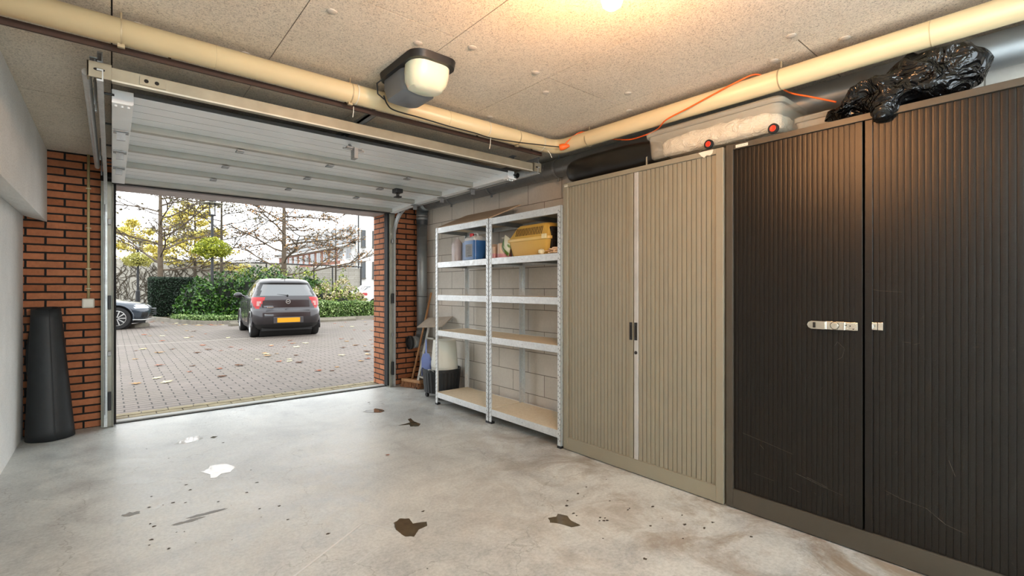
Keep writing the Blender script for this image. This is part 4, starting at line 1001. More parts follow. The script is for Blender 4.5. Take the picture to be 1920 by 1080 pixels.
# clipped hedge block
t = thing('clipped_hedge', 'dark square clipped yew hedge left of the laurel', 'hedge', (1.9, 23.9, .06))
bm = new(); hx0, hx1, hy0, hy1, hz = 1.15, 2.75, 23.4, 24.4, 1.62
for k in range(9000):
    f = random.random()
    if f < .5: q = Vector((random.uniform(hx0,hx1), hy0+random.uniform(-.04,.05), random.uniform(.05,hz)))
    elif f < .7: q = Vector((hx0+random.uniform(-.04,.05), random.uniform(hy0,hy1), random.uniform(.05,hz)))
    elif f < .8: q = Vector((hx1-random.uniform(-.04,.05), random.uniform(hy0,hy1), random.uniform(.05,hz)))
    else: q = Vector((random.uniform(hx0,hx1), random.uniform(hy0,hy1), hz+random.uniform(-.04,.04)))
    leafquad(bm, q, .035)
obj('foliage', bm, YEWM, t)
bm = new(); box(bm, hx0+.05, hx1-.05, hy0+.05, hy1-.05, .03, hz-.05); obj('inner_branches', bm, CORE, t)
# low hedge behind the kerb at right
t = thing('low_hedge', 'low variegated hedge along the kerb right of the hatchback', 'hedge', (8, 19.2, .06))
bm = new()
for k in range(15000):
    x = random.uniform(5.4, 12); y = random.uniform(18.6, 19.7); top = .62+.12*noise.noise(Vector((x*1.6, y*1.6, 0)))
    q = Vector((x, y, top)) if random.random() < .55 else Vector((x, 18.6+random.uniform(-.06,.08), random.uniform(.08, top)))
    leafquad(bm, q+Vector((0,0,random.uniform(-.05,.04))), .05)
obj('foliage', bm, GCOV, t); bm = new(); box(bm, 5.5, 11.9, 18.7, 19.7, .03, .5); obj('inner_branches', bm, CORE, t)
bm = new()
for k in range(5200):
    i = random.randrange(8, len(P)-18); p = P[i].lerp(P[i+1], random.random()); q = Vector((p.x+random.uniform(-.1,.3), p.y+.12+abs(random.gauss(0,.45)), .09+random.uniform(0,.16))); leafquad(bm, q, .045)
tag(obj('ground_cover', bm, GCOV), 'low ground cover plants spilling along the kerb before the laurel', 'ground cover', kind='stuff')
# hydrangeas
HYD = m_leaf('dry_hydrangea', ('#8a7a58', '#c2b48e', '#d9d2b4', '#c9bf6a'), .8, sc=2)
hl_ = [('leftmost dry cream hydrangea clump beside the hatchback', 7.0, 20.9, .62, 1.25), ('tallest yellowing hydrangea clump behind the low hedge', 7.9, 21.2, .7, 1.45), ('small dry hydrangea clump at the white car bumper', 8.3, 20.4, .45, .85), ('pale hydrangea clump nearest the low hedge', 7.5, 20.3, .6, .98), ('browner hydrangea clump between the hatchback roof and the tall clump', 7.1, 22.2, .55, 1.4)]
for lab, x, y, r, h in hl_:
    t = thing('hydrangea', lab, 'shrub', (x, y, .06), group='dry hydrangeas behind the low hedge')
    bm = new(); bushmesh(bm, x, y, .05, r, r*.9, h, 900, .05, .3); obj('foliage', bm, LAURELY, t)
    bm = new()
    for k in range(34):
        a, u = random.uniform(0, 2*PI), random.random(); ph = math.acos(1-u*.95)
        c = Vector((x+r*math.sin(ph)*math.cos(a), y+r*.9*math.sin(ph)*math.sin(a), .05+h*math.cos(ph)*1.02+.03))
        for j in range(26):
            d = Vector((random.gauss(0,1), random.gauss(0,1), random.gauss(0,1))).normalized(); leafquad(bm, c+d*.09, .035, asp=.9)
    obj('flower_heads', bm, HYD, t)
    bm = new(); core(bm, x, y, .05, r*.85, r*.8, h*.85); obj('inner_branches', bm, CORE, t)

# trees
BARK = mat('grey_bark', '#453d31', .9, 0, .3, 6); BARK2 = mat('bright_bark', '#5c5042', .9, 0, .3, 6)
def tree(label, x, y, H, r0, seed, leafm, nl, spread, first, leaf=.06, bark=BARK, nlimb=22, group='bare autumn trees beyond the hedge', sub=3):
    random.seed(seed); t = thing('autumn_tree', label, 'tree', (x, y, 0), group=group)
    bm = new(); tips = []
    trunk = [Vector((x+.1*noise.noise(Vector((z, seed, 0)))*z*.3, y, z*H/10)) for z in range(11)]
    tube(bm, trunk, r0, 8, True, [r0*(1-.085*k) for k in range(11)])
    def limb(p, d, L_, r, lvl):
        pts = [p]; n = 6; dd = d.copy()
        for k in range(n):
            dd = (dd+Vector((random.gauss(0,.12), random.gauss(0,.12), random.gauss(0,.08)+.02*(k > 2)))).normalized(); pts.append(pts[-1]+dd*L_/n)
        tube(bm, pts, r, 5 if lvl else 6, False, [r*(1-.1*k) for k in range(n+1)])
        if lvl < sub-1:
            for k in range(2, n+1):
                for s_ in (1, -1):
                    if random.random() < .8:
                        a = dd.cross(Vector((0,0,1))).normalized()*s_; d2 = (dd*.6+a*random.uniform(.5,.9)+Vector((0,0,random.uniform(-.2,.45)))).normalized()
                        limb(pts[k], d2, L_*random.uniform(.3,.5)*(1.1-.08*k), max(.009, r*.55), lvl+1)
        if lvl >= 1: tips.extend(pts[2:])
    for k in range(nlimb):
        f = first+(1-first)*k/nlimb; a = k*2.4+random.uniform(-.4,.4); L_ = spread*(1-.6*((f-first)/(1-first)))*random.uniform(.8,1.15)
        i = min(9, int(f*10)); p = trunk[i].lerp(trunk[i+1], f*10-i)
        limb(p, Vector((math.cos(a), math.sin(a), random.uniform(.05,.4))).normalized(), L_, r0*.38*(1-.45*f), 0)
    obj('branches', bm, bark, t, 'all')
    bm = new()
    for k in range(nl):
        p = random.choice(tips)+Vector((random.gauss(0,.12), random.gauss(0,.12), random.gauss(0,.1))); leafquad(bm, p, leaf*random.uniform(.5,1.2), asp=.7)
    obj('leaves', bm, leafm, t); return t
SPARSE = m_leaf('sparse_leaf', ('#3c3422', '#6a5f34', '#4f5430', '#8a6a48'), .7); YELL = m_leaf('yellow_leaf', ('#bca83e', '#d8c860', '#c8c270', '#a8a04c'), .6)
DRYL = m_leaf('brown_leaf', ('#5a4a30', '#94733f', '#b07c58', '#6d6a3a'), .7)
tree('bare tree with wide level limbs behind the clipped hedge', 1.70, 27.0, 8.5, .14, 41, SPARSE, 1500, 3.6, .24, bark=BARK2)
tree('slim bare tree behind the lamp post planter', 5.1, 33.5, 9, .12, 42, SPARSE, 2200, 3.6, .3)
tree('tree with brown leaves and straight trunk behind the hatchback', 6.75, 26.2, 8.5, .16, 43, DRYL, 2800, 3.8, .22, bark=BARK2)
tree('small tree with few leaves before the row of houses', 10.2, 28.5, 5.6, .06, 44, DRYL, 800, 2.0, .4, nlimb=14)
tree('yellow leaved tree behind the bare tree at left', 4.2, 37.5, 6.6, .14, 45, YELL, 6000, 2.6, .35, .09)
tree('pale yellow tree behind the white garden wall', 1.2, 43.5, 5.6, .1, 47, YELL, 5000, 2.4, .45, .09, nlimb=16)

# lamp posts with hanging planters
POST = mat('black_lamp_post', '#15171a', .5)
PLANT = m_leaf('trailing_plant', ('#5f6a14', '#8f9a24', '#b4b43c', '#6d7f22'), .6); PLANTY = m_leaf('trailing_plant_pale', ('#9a9a4a', '#c4bd6a', '#a9ad56'), .6)
def lamp_post(label, x, y, s, pm, basket, sc=1.0):
    t = thing('street_lamp', label, 'street lamp', (x, y, .05))
    bm = new(); tube(bm, [(x,y,.05),(x,y,1.05*sc)], .1*sc, 12); tube(bm, [(x,y,1.05*sc),(x,y,1.12*sc)], .1, 12, True, [.1*sc,.055*sc]); tube(bm, [(x,y,1.1*sc),(x,y,4.05*s)], .052*sc, 12); obj('pole', bm, POST, t, True)
    z = 4.05*s
    bm = new(); tube(bm, [(x,y,z),(x,y,z+.04)], .13*sc, 16)
    for k in range(4): a = k*PI/2+.5; tube(bm, [(x+.125*sc*math.cos(a), y+.125*sc*math.sin(a), z), (x+.125*sc*math.cos(a), y+.125*sc*math.sin(a), z+.6)], .013, 6)
    tube(bm, [(x,y,z+.58),(x,y,z+.61)], .14*sc, 16); obj('lantern_frame', bm, POST, t)
    bm = new(); tube(bm, [(x,y,z+.04),(x,y,z+.3)], .05, 10); obj('lamp_core', bm, CLEARP, t, True)
    bm = new(); lathe(bm, [(.12,z+.5),(.37,z+.47),(.37,z+.485),(.12,z+.52)], Matrix.Translation((x,y,0)), 28); obj('disc_shade', bm, mat('shade_steel', '#8c8c7c', .4, .5), t, True)
    b = thing('hanging_planter', basket[0], 'planter', (x, y, basket[1]))
    bm = new(); zc = basket[1]
    for k in range(basket[3]):
        d = Vector((random.gauss(0,1), random.gauss(0,1), random.gauss(0,1))).normalized(); r = basket[2]*(1-abs(random.gauss(0,.16)))*(1+.35*noise.noise(d*2.2+Vector((x,0,0))))
        leafquad(bm, Vector((x+d.x*r, y+d.y*r, zc+d.z*r*.62-.12*abs(d.x))), .05)
    obj('trailing_leaves', bm, pm, b)
    bm = new(); lathe(bm, [(.08,zc-.3),(.25,zc-.22),(.3,zc)], Matrix.Translation((x,y,0)), 18); obj('basket', bm, CORE, b, True)
random.seed(77)
lamp_post('tall black street lamp in the planting island with flat disc shade', 3.02, 21.9, 1.0, PLANT, ('trailing green planter around the near street lamp', 2.83, .62, 3000))
lamp_post('distant black street lamp left of the clipped hedge', 1.05, 31.8, .8, PLANTY, ('pale yellow planter around the distant street lamp', 2.75, .6, 1800))

# garden walls
WALLP = NT('climber_wall'); p_ = WALLP.coord(True); f1 = WALLP.noise(p_, 2.5, 6, .7, 2.5); f2 = WALLP.noise(p_, 9, 4, .7, 3)
WALLP.set(WALLP.mix(.5, WALLP.ramp(f1, [(.42, lin('#77705f')), (.48, lin('#a9a496')), (.6, lin('#b9b6ae'))]), WALLP.ramp(f2, [(.38, lin('#6f6858')), (.5, lin('#b5b2aa'))])), .9)
def wallseg(a, b, h, th=.2):
    bm = new(); a, b = Vector((*a, 0)), Vector((*b, 0)); d = (b-a).normalized(); s = Vector((-d.y, d.x, 0))*th/2
    prism(bm, [(p.x, p.y) for p in (a-s, b-s, b+s, a+s)], h); return bm
tag(obj('garden_wall', wallseg((-7,42.5), (11,38.5), 3.1), WALLP.m), 'long pale garden wall veined with climbers beyond the trees', 'wall')
bm = new(); random.seed(88)
for k in range(120):
    x = random.uniform(-2, 10.5); y = 42.5-(x+7)*.2222-.14; p = Vector((x, y, .2)); pts = [p]
    for j in range(9): p = p+Vector((random.gauss(0,.25), random.gauss(0,.01), random.uniform(.12,.42))); pts.append(Vector((p.x, 42.5-(p.x+7)*.2222-.14, min(3.3, p.z))))
    tube(bm, pts, .018, 4, False)
tag(obj('bare_climber', bm, BARK), 'leafless climber stems spread across the pale garden wall', 'climber', kind='stuff')
FENW = m_brick('grey_wall_planks', ('#b0aca2', '#a5a197'), '#85806f', .9, .15, .02, bump=.3)
fw = thing('boundary_wall', 'grey panelled wall with dark top rail before the houses', 'wall', (12.5, 36.5, 0))
obj('wall_panel', wallseg((11.0,38.4), (15.7,38.0), 2.85, .15), FENW, fw)
bm = new(); tube(bm, [(7.2,36.0,2.95),(15.7,37.85,2.95)], .05, 6); obj('top_rail', bm, POST, fw)
for x in (8.2, 11.6, 13.1, 13.4, 15.6):
    bm = new(); yy = 36.0+(x-7.2)/8.5*1.85; tube(bm, [(x, yy, 0), (x, yy, 2.95)], .05, 6); obj('rail_post', bm, POST, fw)

# buildings
WHB = mat('white_render', '#cfcfcc', .85, 0, .05, 1); ROOFG = mat('grey_roof_tiles', '#7c7c7c', .8, 0, .15, 4); BRB = mat('house_brick', '#8a6050', .9, 0, .2, 3)
FRW = mat('white_frames', '#c8c8c8', .6); GLD = mat('dark_window_glass', '#3b4044', .1)
wb = thing('apartment_block', 'white rendered apartment block with narrow windows at far right', 'building', (19.5, 42, 0))
bm = new(); prism(bm, [(15.95,39.2),(27,39.2),(27,50),(21,50),(21,39.8),(15.95,39.8)], 10.5); obj('wall', bm, WHB, wb)
for x in (16.35, 17.35, 18.9, 20.2):
    for z in (2.1, 4.75, 7.5):
        bm = new(); box(bm, x-.14, x+.14, 39.1, 39.19, z, z+1.4)
        f_ = obj('window', bm, GLD, wb); bm = new(); box(bm, x-.2, x+.2, 39.05, 39.19, z-.1, z); box(bm, x-.18, x-.14, 39.08, 39.19, z, z+1.4); box(bm, x+.14, x+.18, 39.08, 39.19, z, z+1.4); obj('pane_frame', bm, mat('frame_grey', '#55534c', .6), f_)
bm = new(); box(bm, 17.2, 17.32, 39.12, 39.19, 1.0, 1.3); obj('vent', bm, GLD, wb)
bm = new(); tube(bm, [(15.9, 39.1, 0), (15.9, 39.1, 10.4)], .05, 6); obj('downpipe', bm, POST, wb)
rh = thing('terraced_house_row', 'brick terraced houses with grey roof behind the trees', 'building', (18, 51, 0))
bm = new(); box(bm, 15.9, 20.9, 43.2, 64, 0, 4.95); obj('wall', bm, BRB, rh)
bm = new(); box(bm, 15.88, 20.9, 39.85, 43.2, 0, 4.95); obj('white_bay', bm, WHB, rh)
bm = new(); box(bm, 15.6, 15.87, 39.85, 64, 3.15, 3.4); obj('white_band', bm, WHB, rh)
bm = new(); box(bm, 15.35, 15.9, 39.85, 64, 4.9, 5.02); obj('eave', bm, WHB, rh)
bm = new(); v = [(15.35,39.85,5.03),(15.35,64,5.03),(17.6,64,6.5),(17.6,39.85,6.5)]; A = [bm.verts.new(q) for q in v]; B = [bm.verts.new((q[0], q[1], q[2]+.15)) for q in v]
bm.faces.new(A[::-1]); bm.faces.new(B)
for i in range(4): bm.faces.new((A[i], A[(i+1)%4], B[(i+1)%4], B[i]))
obj('roof', bm, ROOFG, rh)
bm = new(); box(bm, 16.7, 20.8, 40.2, 64, 5.5, 7.2); obj('dormer', bm, WHB, rh)
y = 40.6
while y < 62:
    for z, xx, hh in ((3.75, 15.9, 1.0), (6.15, 16.7, .8)):
        bm = new(); box(bm, xx-.08, xx-.001, y, y+1.15, z, z+hh); f_ = obj('window', bm, FRW, rh)
        bm = new(); box(bm, xx-.1, xx-.08, y+.08, y+.53, z+.08, z+hh-.08); obj('pane', bm, GLD, f_)
        bm = new(); box(bm, xx-.1, xx-.08, y+.62, y+1.07, z+.08, z+hh-.08); obj('pane', bm, GLD, f_)
    y += 1.95

# ------------------------------------------------------------------ cars
def interp(tab, z):
    for (a, va), (b, vb) in zip(tab, tab[1:]):
        if z <= b:
            t = (z-a)/(b-a) if b > a else 0; t = max(0, min(1, t)); return va+(vb-va)*t
    return tab[-1][1]
def smoothtab(tab, n=8):
    P = smooth([(a, b, 0) for a, b in tab], n); return [(p.x, p.y) for p in P]
def car(label, cat, loc, rz, paint, xr, xf, hw, zs, wheels, wr, wy, parts, name='parked_car', rr=.3, rf=.45, hubstyle=0, nside=90):
    t = thing(name, label, cat, loc, rz)
    xr, xf, hw = smoothtab(xr), smoothtab(xf), smoothtab(hw)
    def ring(z):
        a, b, w_ = interp(xr, z), interp(xf, z), interp(hw, z); o = []
        r1 = min(rr, w_*.6); r2 = min(rf, w_*.7); bow = .10
        for k in range(16): y_ = (w_-r1)*k/16; o.append((a+bow*(y_/w_)**2*.6, y_))
        xa = a+bow*((w_-r1)/w_)**2*.6
        for k in range(14): th = PI/2*k/14; o.append((xa+r1*1.1*(1-math.cos(th)), w_-r1+r1*math.sin(th)))
        x1 = xa+r1*1.1; x2 = b-.06-r2
        for k in range(nside): o.append((x1+(x2-x1)*k/nside, w_-.02*(2*k/nside-1)**2))
        for k in range(12): th = PI/2*k/12; o.append((x2+r2*math.sin(th), w_-.02-(r2-.02)*(1-math.cos(th)) ))
        ye = w_-r2
        for k in range(9): o.append((x2+r2+.06*math.sin(PI/2*k/8), ye*(1-k/8)))
        return o+[(x, -y_) for x, y_ in o[-2:0:-1]]
    rings = [[Vector((x, y_, z)) for x, y_ in ring(z)] for z in zs]
    n = len(rings[0]); groups = {}
    for i in range(len(rings)-1):
        for k in range(n):
            j = (k+1) % n; q = (rings[i][k], rings[i][j], rings[i+1][j], rings[i+1][k]); c = sum(q, Vector())/4
            if any((c.x-wx)**2+(c.z-wr)**2 < (wr+.055)**2 for wx in wheels) and abs(c.y) > .45: continue
            nm = (q[2]-q[0]).cross(q[3]-q[1]).normalized()
            g = parts(c, nm) or 'body'; g += ('+' if c.y > 0 else '-') if g in ('tail', 'tailw', 'lamp') else ''; groups.setdefault(g, []).append((i, k, j))
    body = None
    for g in sorted(groups, key=lambda s: s != 'body'):
        bm = new(); cache = {}
        def V(i, k):
            if (i, k) not in cache: cache[(i, k)] = bm.verts.new(rings[i][k])
            return cache[(i, k)]
        for i, k, j in groups[g]: bm.faces.new((V(i,k), V(i,j), V(i+1,j), V(i+1,k)))
        if g == 'body': bm.faces.new([V(len(rings)-1, k) for k in range(n)])
        nm_, m_ = {'body': ('body', paint), 'glass': ('window_glass', CARGL), 'tail': ('tail_light', TAILM), 'black': ('black_trim', BLACKP), 'lamp': ('headlight', HEADM), 'tailw': ('indicator_lens', INDM)}[g.rstrip('+-')]
        o = obj(nm_, bm, m_, t, 'all', local=True)
    L_ = interp(xf, .4); a = interp(xr, .4); W_ = interp(hw, .5)
    bm = new(); box(bm, a+.15, L_-.2, -W_+.22, W_-.22, .17, .5)
    box(bm, a+.12, L_-.2, -W_+.06, W_-.06, .2, .26) if False else None
    obj('underbody', bm, RUBBER, t, local=True)
    for wx in wheels:
        for s in (1, -1):
            bm = new(); M = AX((wx, s*(wy-.09), wr), (0, s, 0))
            lathe(bm, [(wr*.55,0),(wr*.93,.0),(wr,.03),(wr,.15),(wr*.95,.18),(wr*.68,.185),(wr*.64,.17),(wr*.64,.1)], M, 32); wh = obj('wheel', bm, RUBBER, t, True, local=True)
            bm = new(); lathe(bm, [(0,.12),(wr*.64,.1),(wr*.66,.178),(wr*.6,.182),(wr*.57,.14)], M, 32)
            ns = 5 if hubstyle == 0 else 10
            for k in range(ns):
                th = 2*PI*k/ns; M2 = M @ Matrix.Rotation(th, 4, 'Z'); ww = .045 if hubstyle == 0 else .014
                prism(bm, [(.02,-ww*.5),(wr*.6,-ww),(wr*.6,ww),(.02,ww*.5)], .02, M2 @ Matrix.Translation((0,0,.145)))
            lathe(bm, [(.055,.14),(.05,.178),(0,.18)], M, 16)
            obj('hubcap', bm, HUBM if hubstyle == 0 else mat('alloy_shadow', '#1c1d1f', .5), wh, True, local=True)
            if hubstyle:
                bm = new(); lathe(bm, [(wr*.6,.175),(wr*.67,.186),(wr*.62,.19)], M, 32, False)
                for k in range(10): prism(bm, [(.03,-.01),(wr*.62,-.016),(wr*.62,.016),(.03,.01)], .012, M @ Matrix.Rotation(2*PI*k/10, 4, 'Z') @ Matrix.Translation((0,0,.182)))
                obj('alloy_spokes', bm, HUBM, wh, local=True)
    for wx in wheels:
        bm = new(); tube(bm, [(wx, -W_+.2, wr), (wx, W_-.2, wr)], wr+.05, 24); 
        obj('wheel_well', bm, RUBBER, t, True, local=True)
        for s in (1, -1):
            bm = new(); P_ = [(wx+(wr+.055)*math.cos(a_), s*(W_-.015), wr+(wr+.055)*math.sin(a_)) for a_ in (PI*k/24 for k in range(-2, 27))]
            tube(bm, P_, .02, 6); obj('arch_lip', bm, paint, t, 'all', local=True)
    return t
CARGL = NT('car_glass'); CARGL.set(lin('#2a2e30'), .06, 0, Coat_Weight=1.0, IOR=1.9); CARGL = CARGL.m
TAILM = mat('red_lens', '#a00c10', .3, 0, .05); HEADM = mat('headlight_lens', '#a9adb2', .12, .3); HUBM = mat('hubcap_silver', '#a8a8a6', .35, .6); INDM = mat('pale_lens', '#a8807a', .25)
zs = [.19+.0165*k for k in range(73)]+[1.39,1.405,1.418,1.43,1.44,1.449,1.457,1.463,1.468,1.472,1.475]
def kparts(c, nrm):
    x, y, z = c; ay = abs(y)
    if x < .75 and 1.03 < z < 1.31 and ay < .60-.25*(z-1.03) and x < .45: return 'glass'
    if x < .75 and 1.0 < z < 1.36 and ay < .68-.22*(z-1.03) and x < .52 and z > 1.03: return 'black'
    if z < .34 : return 'black'
    if .72 < z < 1.0 and x < .45:
        lo = .50+.14*(1-(z-.72)/.28)
        if ay > lo and (x < .2+.9*(z-.72)):
            if .78 < z < .9 and .56+.1*(1-(z-.72)/.28) < ay < .68: return 'tailw'
            return 'tail'
    if 1.0 < z < 1.33 and ay > .45:
        xb = .72+.1*(z-1.0); xe = 2.72-2.0*(z-1.0)
        if xb < x < xe and not 1.52 < x < 1.60: return 'glass'
        if xb-.03 < x < xe+.03: return 'black'
    if x > 1.9 and 1.0 < z < 1.38 and ay < .62: return 'glass'
    if .66 < z < .82 and x > 3.1 and ay > .4: return 'lamp'
    return None
KP = m_paint('anthracite_paint', '#2b282b', .35, .25)
k_car = car('anthracite small hatchback with yellow plate parked facing the hedge', 'car', (3.37, 12.66, -.012), R(85), KP,
    [(.19,.18),(.3,.06),(.4,.01),(.55,.0),(.66,.02),(.72,.09),(.8,.10),(.95,.12),(1.03,.16),(1.15,.24),(1.3,.34),(1.36,.33),(1.42,.42),(1.455,.6),(1.475,.9)],
    [(.19,3.5),(.4,3.67),(.6,3.63),(.75,3.45),(.85,3.2),(.95,2.85),(1.0,2.75),(1.15,2.45),(1.3,2.12),(1.4,1.85),(1.45,1.65),(1.475,1.4)],
    [(.19,.74),(.3,.78),(.5,.80),(.8,.80),(.95,.785),(1.0,.765),(1.15,.70),(1.3,.635),(1.4,.58),(1.44,.53),(1.465,.42),(1.475,.3)],
    zs, (.58, 2.96), .29, .70, kparts)
bm = new(); box(bm, -.018, .004, -.26, .26, .375, .49); pf = obj('license_plate', bm, mat('plate_yellow', '#c98f12', .4, 0, .03), k_car, local=True, bevel=.004)
bm = new(); box(bm, -.012, .03, -.34, .34, .355, .51); obj('plate_recess', bm, mat('recess_grey', '#3a383a', .4), k_car, local=True, bevel=.01)
M = AX((.078, 0, .885), (-1,0,.05), (0,-1,0)); bm = new(); lathe(bm, [(.042,.0),(.054,.0),(.054,.014),(.042,.014)], M, 28, False)
prism(bm, [(-.05,-.008),(-.01,-.008),(-.014,-.016),(.05,.008),(.01,.008),(.014,.016)], .012, M)
obj('badge', bm, HUBM, k_car, True, local=True)
bm = new(); box(bm, .07,.082,.33,.345,.745,.765)
for k, yy in enumerate((.47,.445,.42,.395,.37)): box(bm, .075,.088,yy-.016,yy,.735,.758)
obj('badge_lettering', bm, CHROME, k_car, local=True)
bm = new(); box(bm, .035, .06, -.5, .5, .665, .672); obj('bumper_seam', bm, BLACKP, k_car, local=True)
bm = new(); tube(bm, [(.16, 0, 1.04), (.18, .12, 1.055), (.215, .34, 1.075)], .009, 6); tube(bm, [(.13,0,1.035),(.2,0,1.045)], .02, 8); obj('rear_wiper', bm, BLACKP, k_car, local=True)
bm = new(); tube(bm, [(.55,0,1.45),(.38,0,1.66)], .005, 6, True, [.007,.003]); obj('antenna', bm, BLACKP, k_car, local=True)
for s in (1, -1):
    bm = new(); bmesh.ops.create_uvsphere(bm, u_segments=16, v_segments=10, radius=1, matrix=Matrix.Translation((2.38, s*.88, 1.03)) @ Matrix.Diagonal((.07,.11,.075,1))); tube(bm, [(2.42,s*.72,.99),(2.4,s*.82,1.01)], .03, 8); obj('wing_mirror', bm, KP, k_car, 'all', local=True)
    for x in (1.0, 1.75):
        bm = new(); tube(bm, [(x,s*.803,.86),(x+.17,s*.803,.865)], .012, 8); obj('door_handle', bm, KP, k_car, 'all', local=True)
bm = new()
for s in (1,-1):
    for x in (.98, 1.58, 2.5): tube(bm, [(x,s*.802,.35),(x-.02,s*.803,.7),(x-.02,s*.79,.95)], .004, 4)
obj('door_seams', bm, BLACKP, k_car, local=True)

zs2 = [.17+.017*k for k in range(64)]+[1.27,1.29,1.31,1.33,1.35,1.365,1.38,1.39,1.4,1.408,1.412]
def aparts(c, nrm):
    x, y, z = c; ay = abs(y)
    if z < .25: return 'black'
    if x > 4.1 and .62 < z < .73 and ay > .45: return 'lamp'
    if x > 4.3 and .34 < z < .62 and ay < .5: return 'black'
    if x > 4.25 and .34 < z < .5 and .6 < ay < .8: return 'black'
    if .98 < z < 1.3:
        if ay > .5 and 1.0+.6*(z-.98) < x < 3.3-2.2*(z-.98): return 'glass'
        if x > 2.0 and ay < .7 and x > 3.0-2.2*(z-.98): return 'glass'
        if x < 1.2 and ay < .6: return 'glass'
    if x < .3 and .75 < z < .92 and ay > .5: return 'tail'
    return None
AP = m_paint('dark_blue_grey_paint', '#39424c', .3, .2)
a_car = car('dark grey saloon car nosing in behind the left jamb', 'car', (-3.52, 19.25, -.012), R(-3), AP,
    [(.17,.15),(.35,.02),(.6,.0),(.85,.04),(.95,.12),(1.0,.5),(1.1,.8),(1.25,1.2),(1.35,1.6),(1.412,2.1)],
    [(.17,4.3),(.3,4.5),(.5,4.56),(.65,4.5),(.75,4.35),(.82,4.0),(.9,3.6),(.97,3.25),(1.1,2.95),(1.25,2.6),(1.35,2.35),(1.412,2.2)],
    [(.17,.84),(.35,.9),(.6,.92),(.8,.91),(.93,.87),(1.0,.8),(1.2,.68),(1.33,.58),(1.38,.5),(1.412,.3)],
    zs2, (.95, 3.68), .335, .80, aparts, rf=.6, hubstyle=1)
bm = new()
for z in (.40,.46,.52,.58): box(bm, 4.50, 4.62, -.42, .42, z, z+.008)
obj('grille_bars', bm, mat('grille_grey', '#55595e', .3, .6), a_car, local=True)
bm = new(); tube(bm, smooth([(4.05,-.92,.28),(4.3,-.84,.27),(4.5,-.55,.28),(4.6,-.2,.28)]), .018, 6); obj('chrome_lip', bm, HUBM, a_car, 'all', local=True)
WP = m_paint('white_car_paint', '#c2c4c4', .1, .25)
w_car = car('white hatchback with red tail light behind the hydrangeas', 'car', (9.95, 25.3, -.012), R(6), WP,
    [(.19,.18),(.3,.06),(.4,.01),(.6,.0),(.75,.05),(.95,.12),(1.03,.2),(1.15,.4),(1.3,.62),(1.36,.66),(1.42,.8),(1.455,1.0),(1.475,1.3)],
    [(.19,4.1),(.4,4.25),(.6,4.2),(.75,4.05),(.85,3.8),(.95,3.3),(1.0,3.1),(1.15,2.8),(1.3,2.42),(1.4,2.15),(1.45,1.95),(1.475,1.7)],
    [(.19,.80),(.3,.86),(.5,.88),(.8,.88),(.95,.865),(1.0,.845),(1.15,.77),(1.3,.70),(1.4,.64),(1.44,.58),(1.465,.46),(1.475,.3)],
    zs, (.85, 3.35), .32, .78, lambda c, nrm: ('glass' if (1.02 < c.z < 1.33 and ((abs(c.y) < .6 and c.x < 1) or (abs(c.y) > .5 and .95 < c.x < 3.0-1.6*(c.z-1)) or c.x > 2.4)) else 'tail' if (.84 < c.z < .98 and c.x < .42 and abs(c.y) > .42) else 'black' if c.z < .3 else None), rr=.35)
# wheel stops
for lab, x0, y0, x1, y1 in (('long concrete wheel stop to the right of the hatchback', 4.95, 17.55, 7.1, 17.8), ('short concrete wheel stop at the hatchback front left wheel', 2.9, 17.6, 3.5, 17.75), ('mossy concrete wheel stop under the dark saloon nose', .45, 18.7, .85, 19.4)):
    bm = new(); a, b = Vector((x0,y0,0)), Vector((x1,y1,0)); M = AX(a, b-a, (0,0,1)); prism(bm, [(-.03,-.11),(.06,-.11),(.11,-.05),(.11,.05),(.06,.11),(-.03,.11)], (b-a).length, M)
    tag(obj('wheel_stop', bm, mat('stop_concrete', '#6f695c', .85, 0, .2, 5), bevel=.01), lab, 'wheel stop')

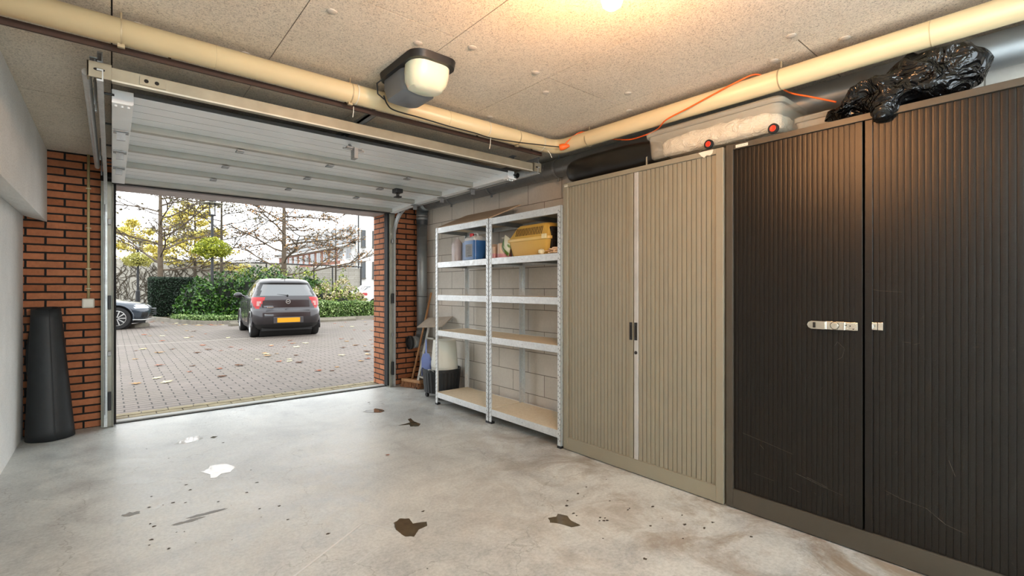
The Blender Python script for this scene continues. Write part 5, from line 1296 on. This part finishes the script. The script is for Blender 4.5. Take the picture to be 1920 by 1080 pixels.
# fallen leaves
def leafbm(s, seed):
    random.seed(seed); bm = new(); P_ = []
    for k in range(5):
        a = PI/2+(k-2)*.75; P_.append((1.0*(1-.12*abs(k-2)), a)); 
        if k < 4: P_.append((.42, a+.375))
    P_.append((.25, PI/2+2.2)); P_.append((.5, -PI/2)); P_.append((.25, PI/2-2.2))
    P_.sort(key=lambda q: q[1])
    pts = [(s*r*math.cos(a)*random.uniform(.85,1.15), s*r*math.sin(a)*random.uniform(.85,1.15)) for r, a in P_]
    c = bm.verts.new((0,0,.012*s/.07)); V_ = [bm.verts.new((x, y, .004+.35*s*abs(noise.noise(Vector((x*30+seed, y*30, seed)))))) for x, y in pts]
    for i in range(len(V_)): bm.faces.new((c, V_[i], V_[(i+1)%len(V_)]))
    r_ = bmesh.ops.extrude_face_region(bm, geom=bm.faces[:])
    for g in r_['geom']:
        if isinstance(g, bmesh.types.BMVert): g.co.z += .002
    return bm
LM = [mat('dry_leaf_brown', '#5a3a22', .8, 0, .3, 30), mat('dry_leaf_tan', '#9a7a50', .8, 0, .2, 30), mat('dry_leaf_pale', '#cfc8a0', .8, 0, .1, 30), mat('dry_leaf_rust', '#94583c', .8, 0, .2, 30)]
labs = ['dry brown fallen leaf lying on the paving outside', 'dry tan fallen leaf lying on the paving outside', 'pale cream fallen leaf lying on the paving outside', 'rust coloured fallen leaf lying on the paving outside']
protos = []
for i in range(4):
    o = obj('fallen_leaf', leafbm(.075, 60+i), LM[i], local=True); tag(o, labs[i], 'leaf', 'fallen leaves on the paving'); protos.append([o, False])
random.seed(123)
spots = [(.45,8.0,2),(.55,9.3,3),(.95,8.9,0),(1.55,8.5,0),(2.2,9.8,1),(2.9,10.4,2),(.3,10.4,1),(.35,11.8,0),(1.5,12.0,3),(2.6,11.1,2),(3.6,9.7,0),(4.1,9.3,1),(1.15,7.6,0),(.25,7.7,1),(1.9,9.0,2),(3.2,8.6,2),(3.3,11.0,2),(4.4,11.2,0),(2.35,8.2,0)]
for k in range(95):
    y = random.uniform(7, 18); x = random.uniform(.03*y, .47*y)
    if 11.9 < y and 2.3 < x < 4.9 and y < 17.3: continue
    if y > 16.9+abs(x-4)*.25 or (x < 1.3 and y > 17.8): continue
    spots.append((x, y, random.choice((0,1,1,2,3,3))))
for k in range(40):
    p = random.choice(P[6:34]); spots.append((p.x-random.uniform(.1,.5), p.y-random.uniform(.15,.6), random.choice((1,3,2))))
for x, y, i in spots:
    o, used = protos[i]
    if used: o = o.copy(); C.objects.link(o)
    protos[i][1] = True
    o.location = (x, y, -.011); o.rotation_euler = (0, 0, random.uniform(0, 6.28)); s = random.uniform(.7, 1.4); o.scale = (s, s, s)
bm = leafbm(.02, 99); bmesh.ops.translate(bm, verts=bm.verts, vec=(1.52, 3.2, .001))
tag(obj('dead_leaf', bm, LM[3]), 'tiny brown dead leaf on the garage floor before the rack', 'leaf')
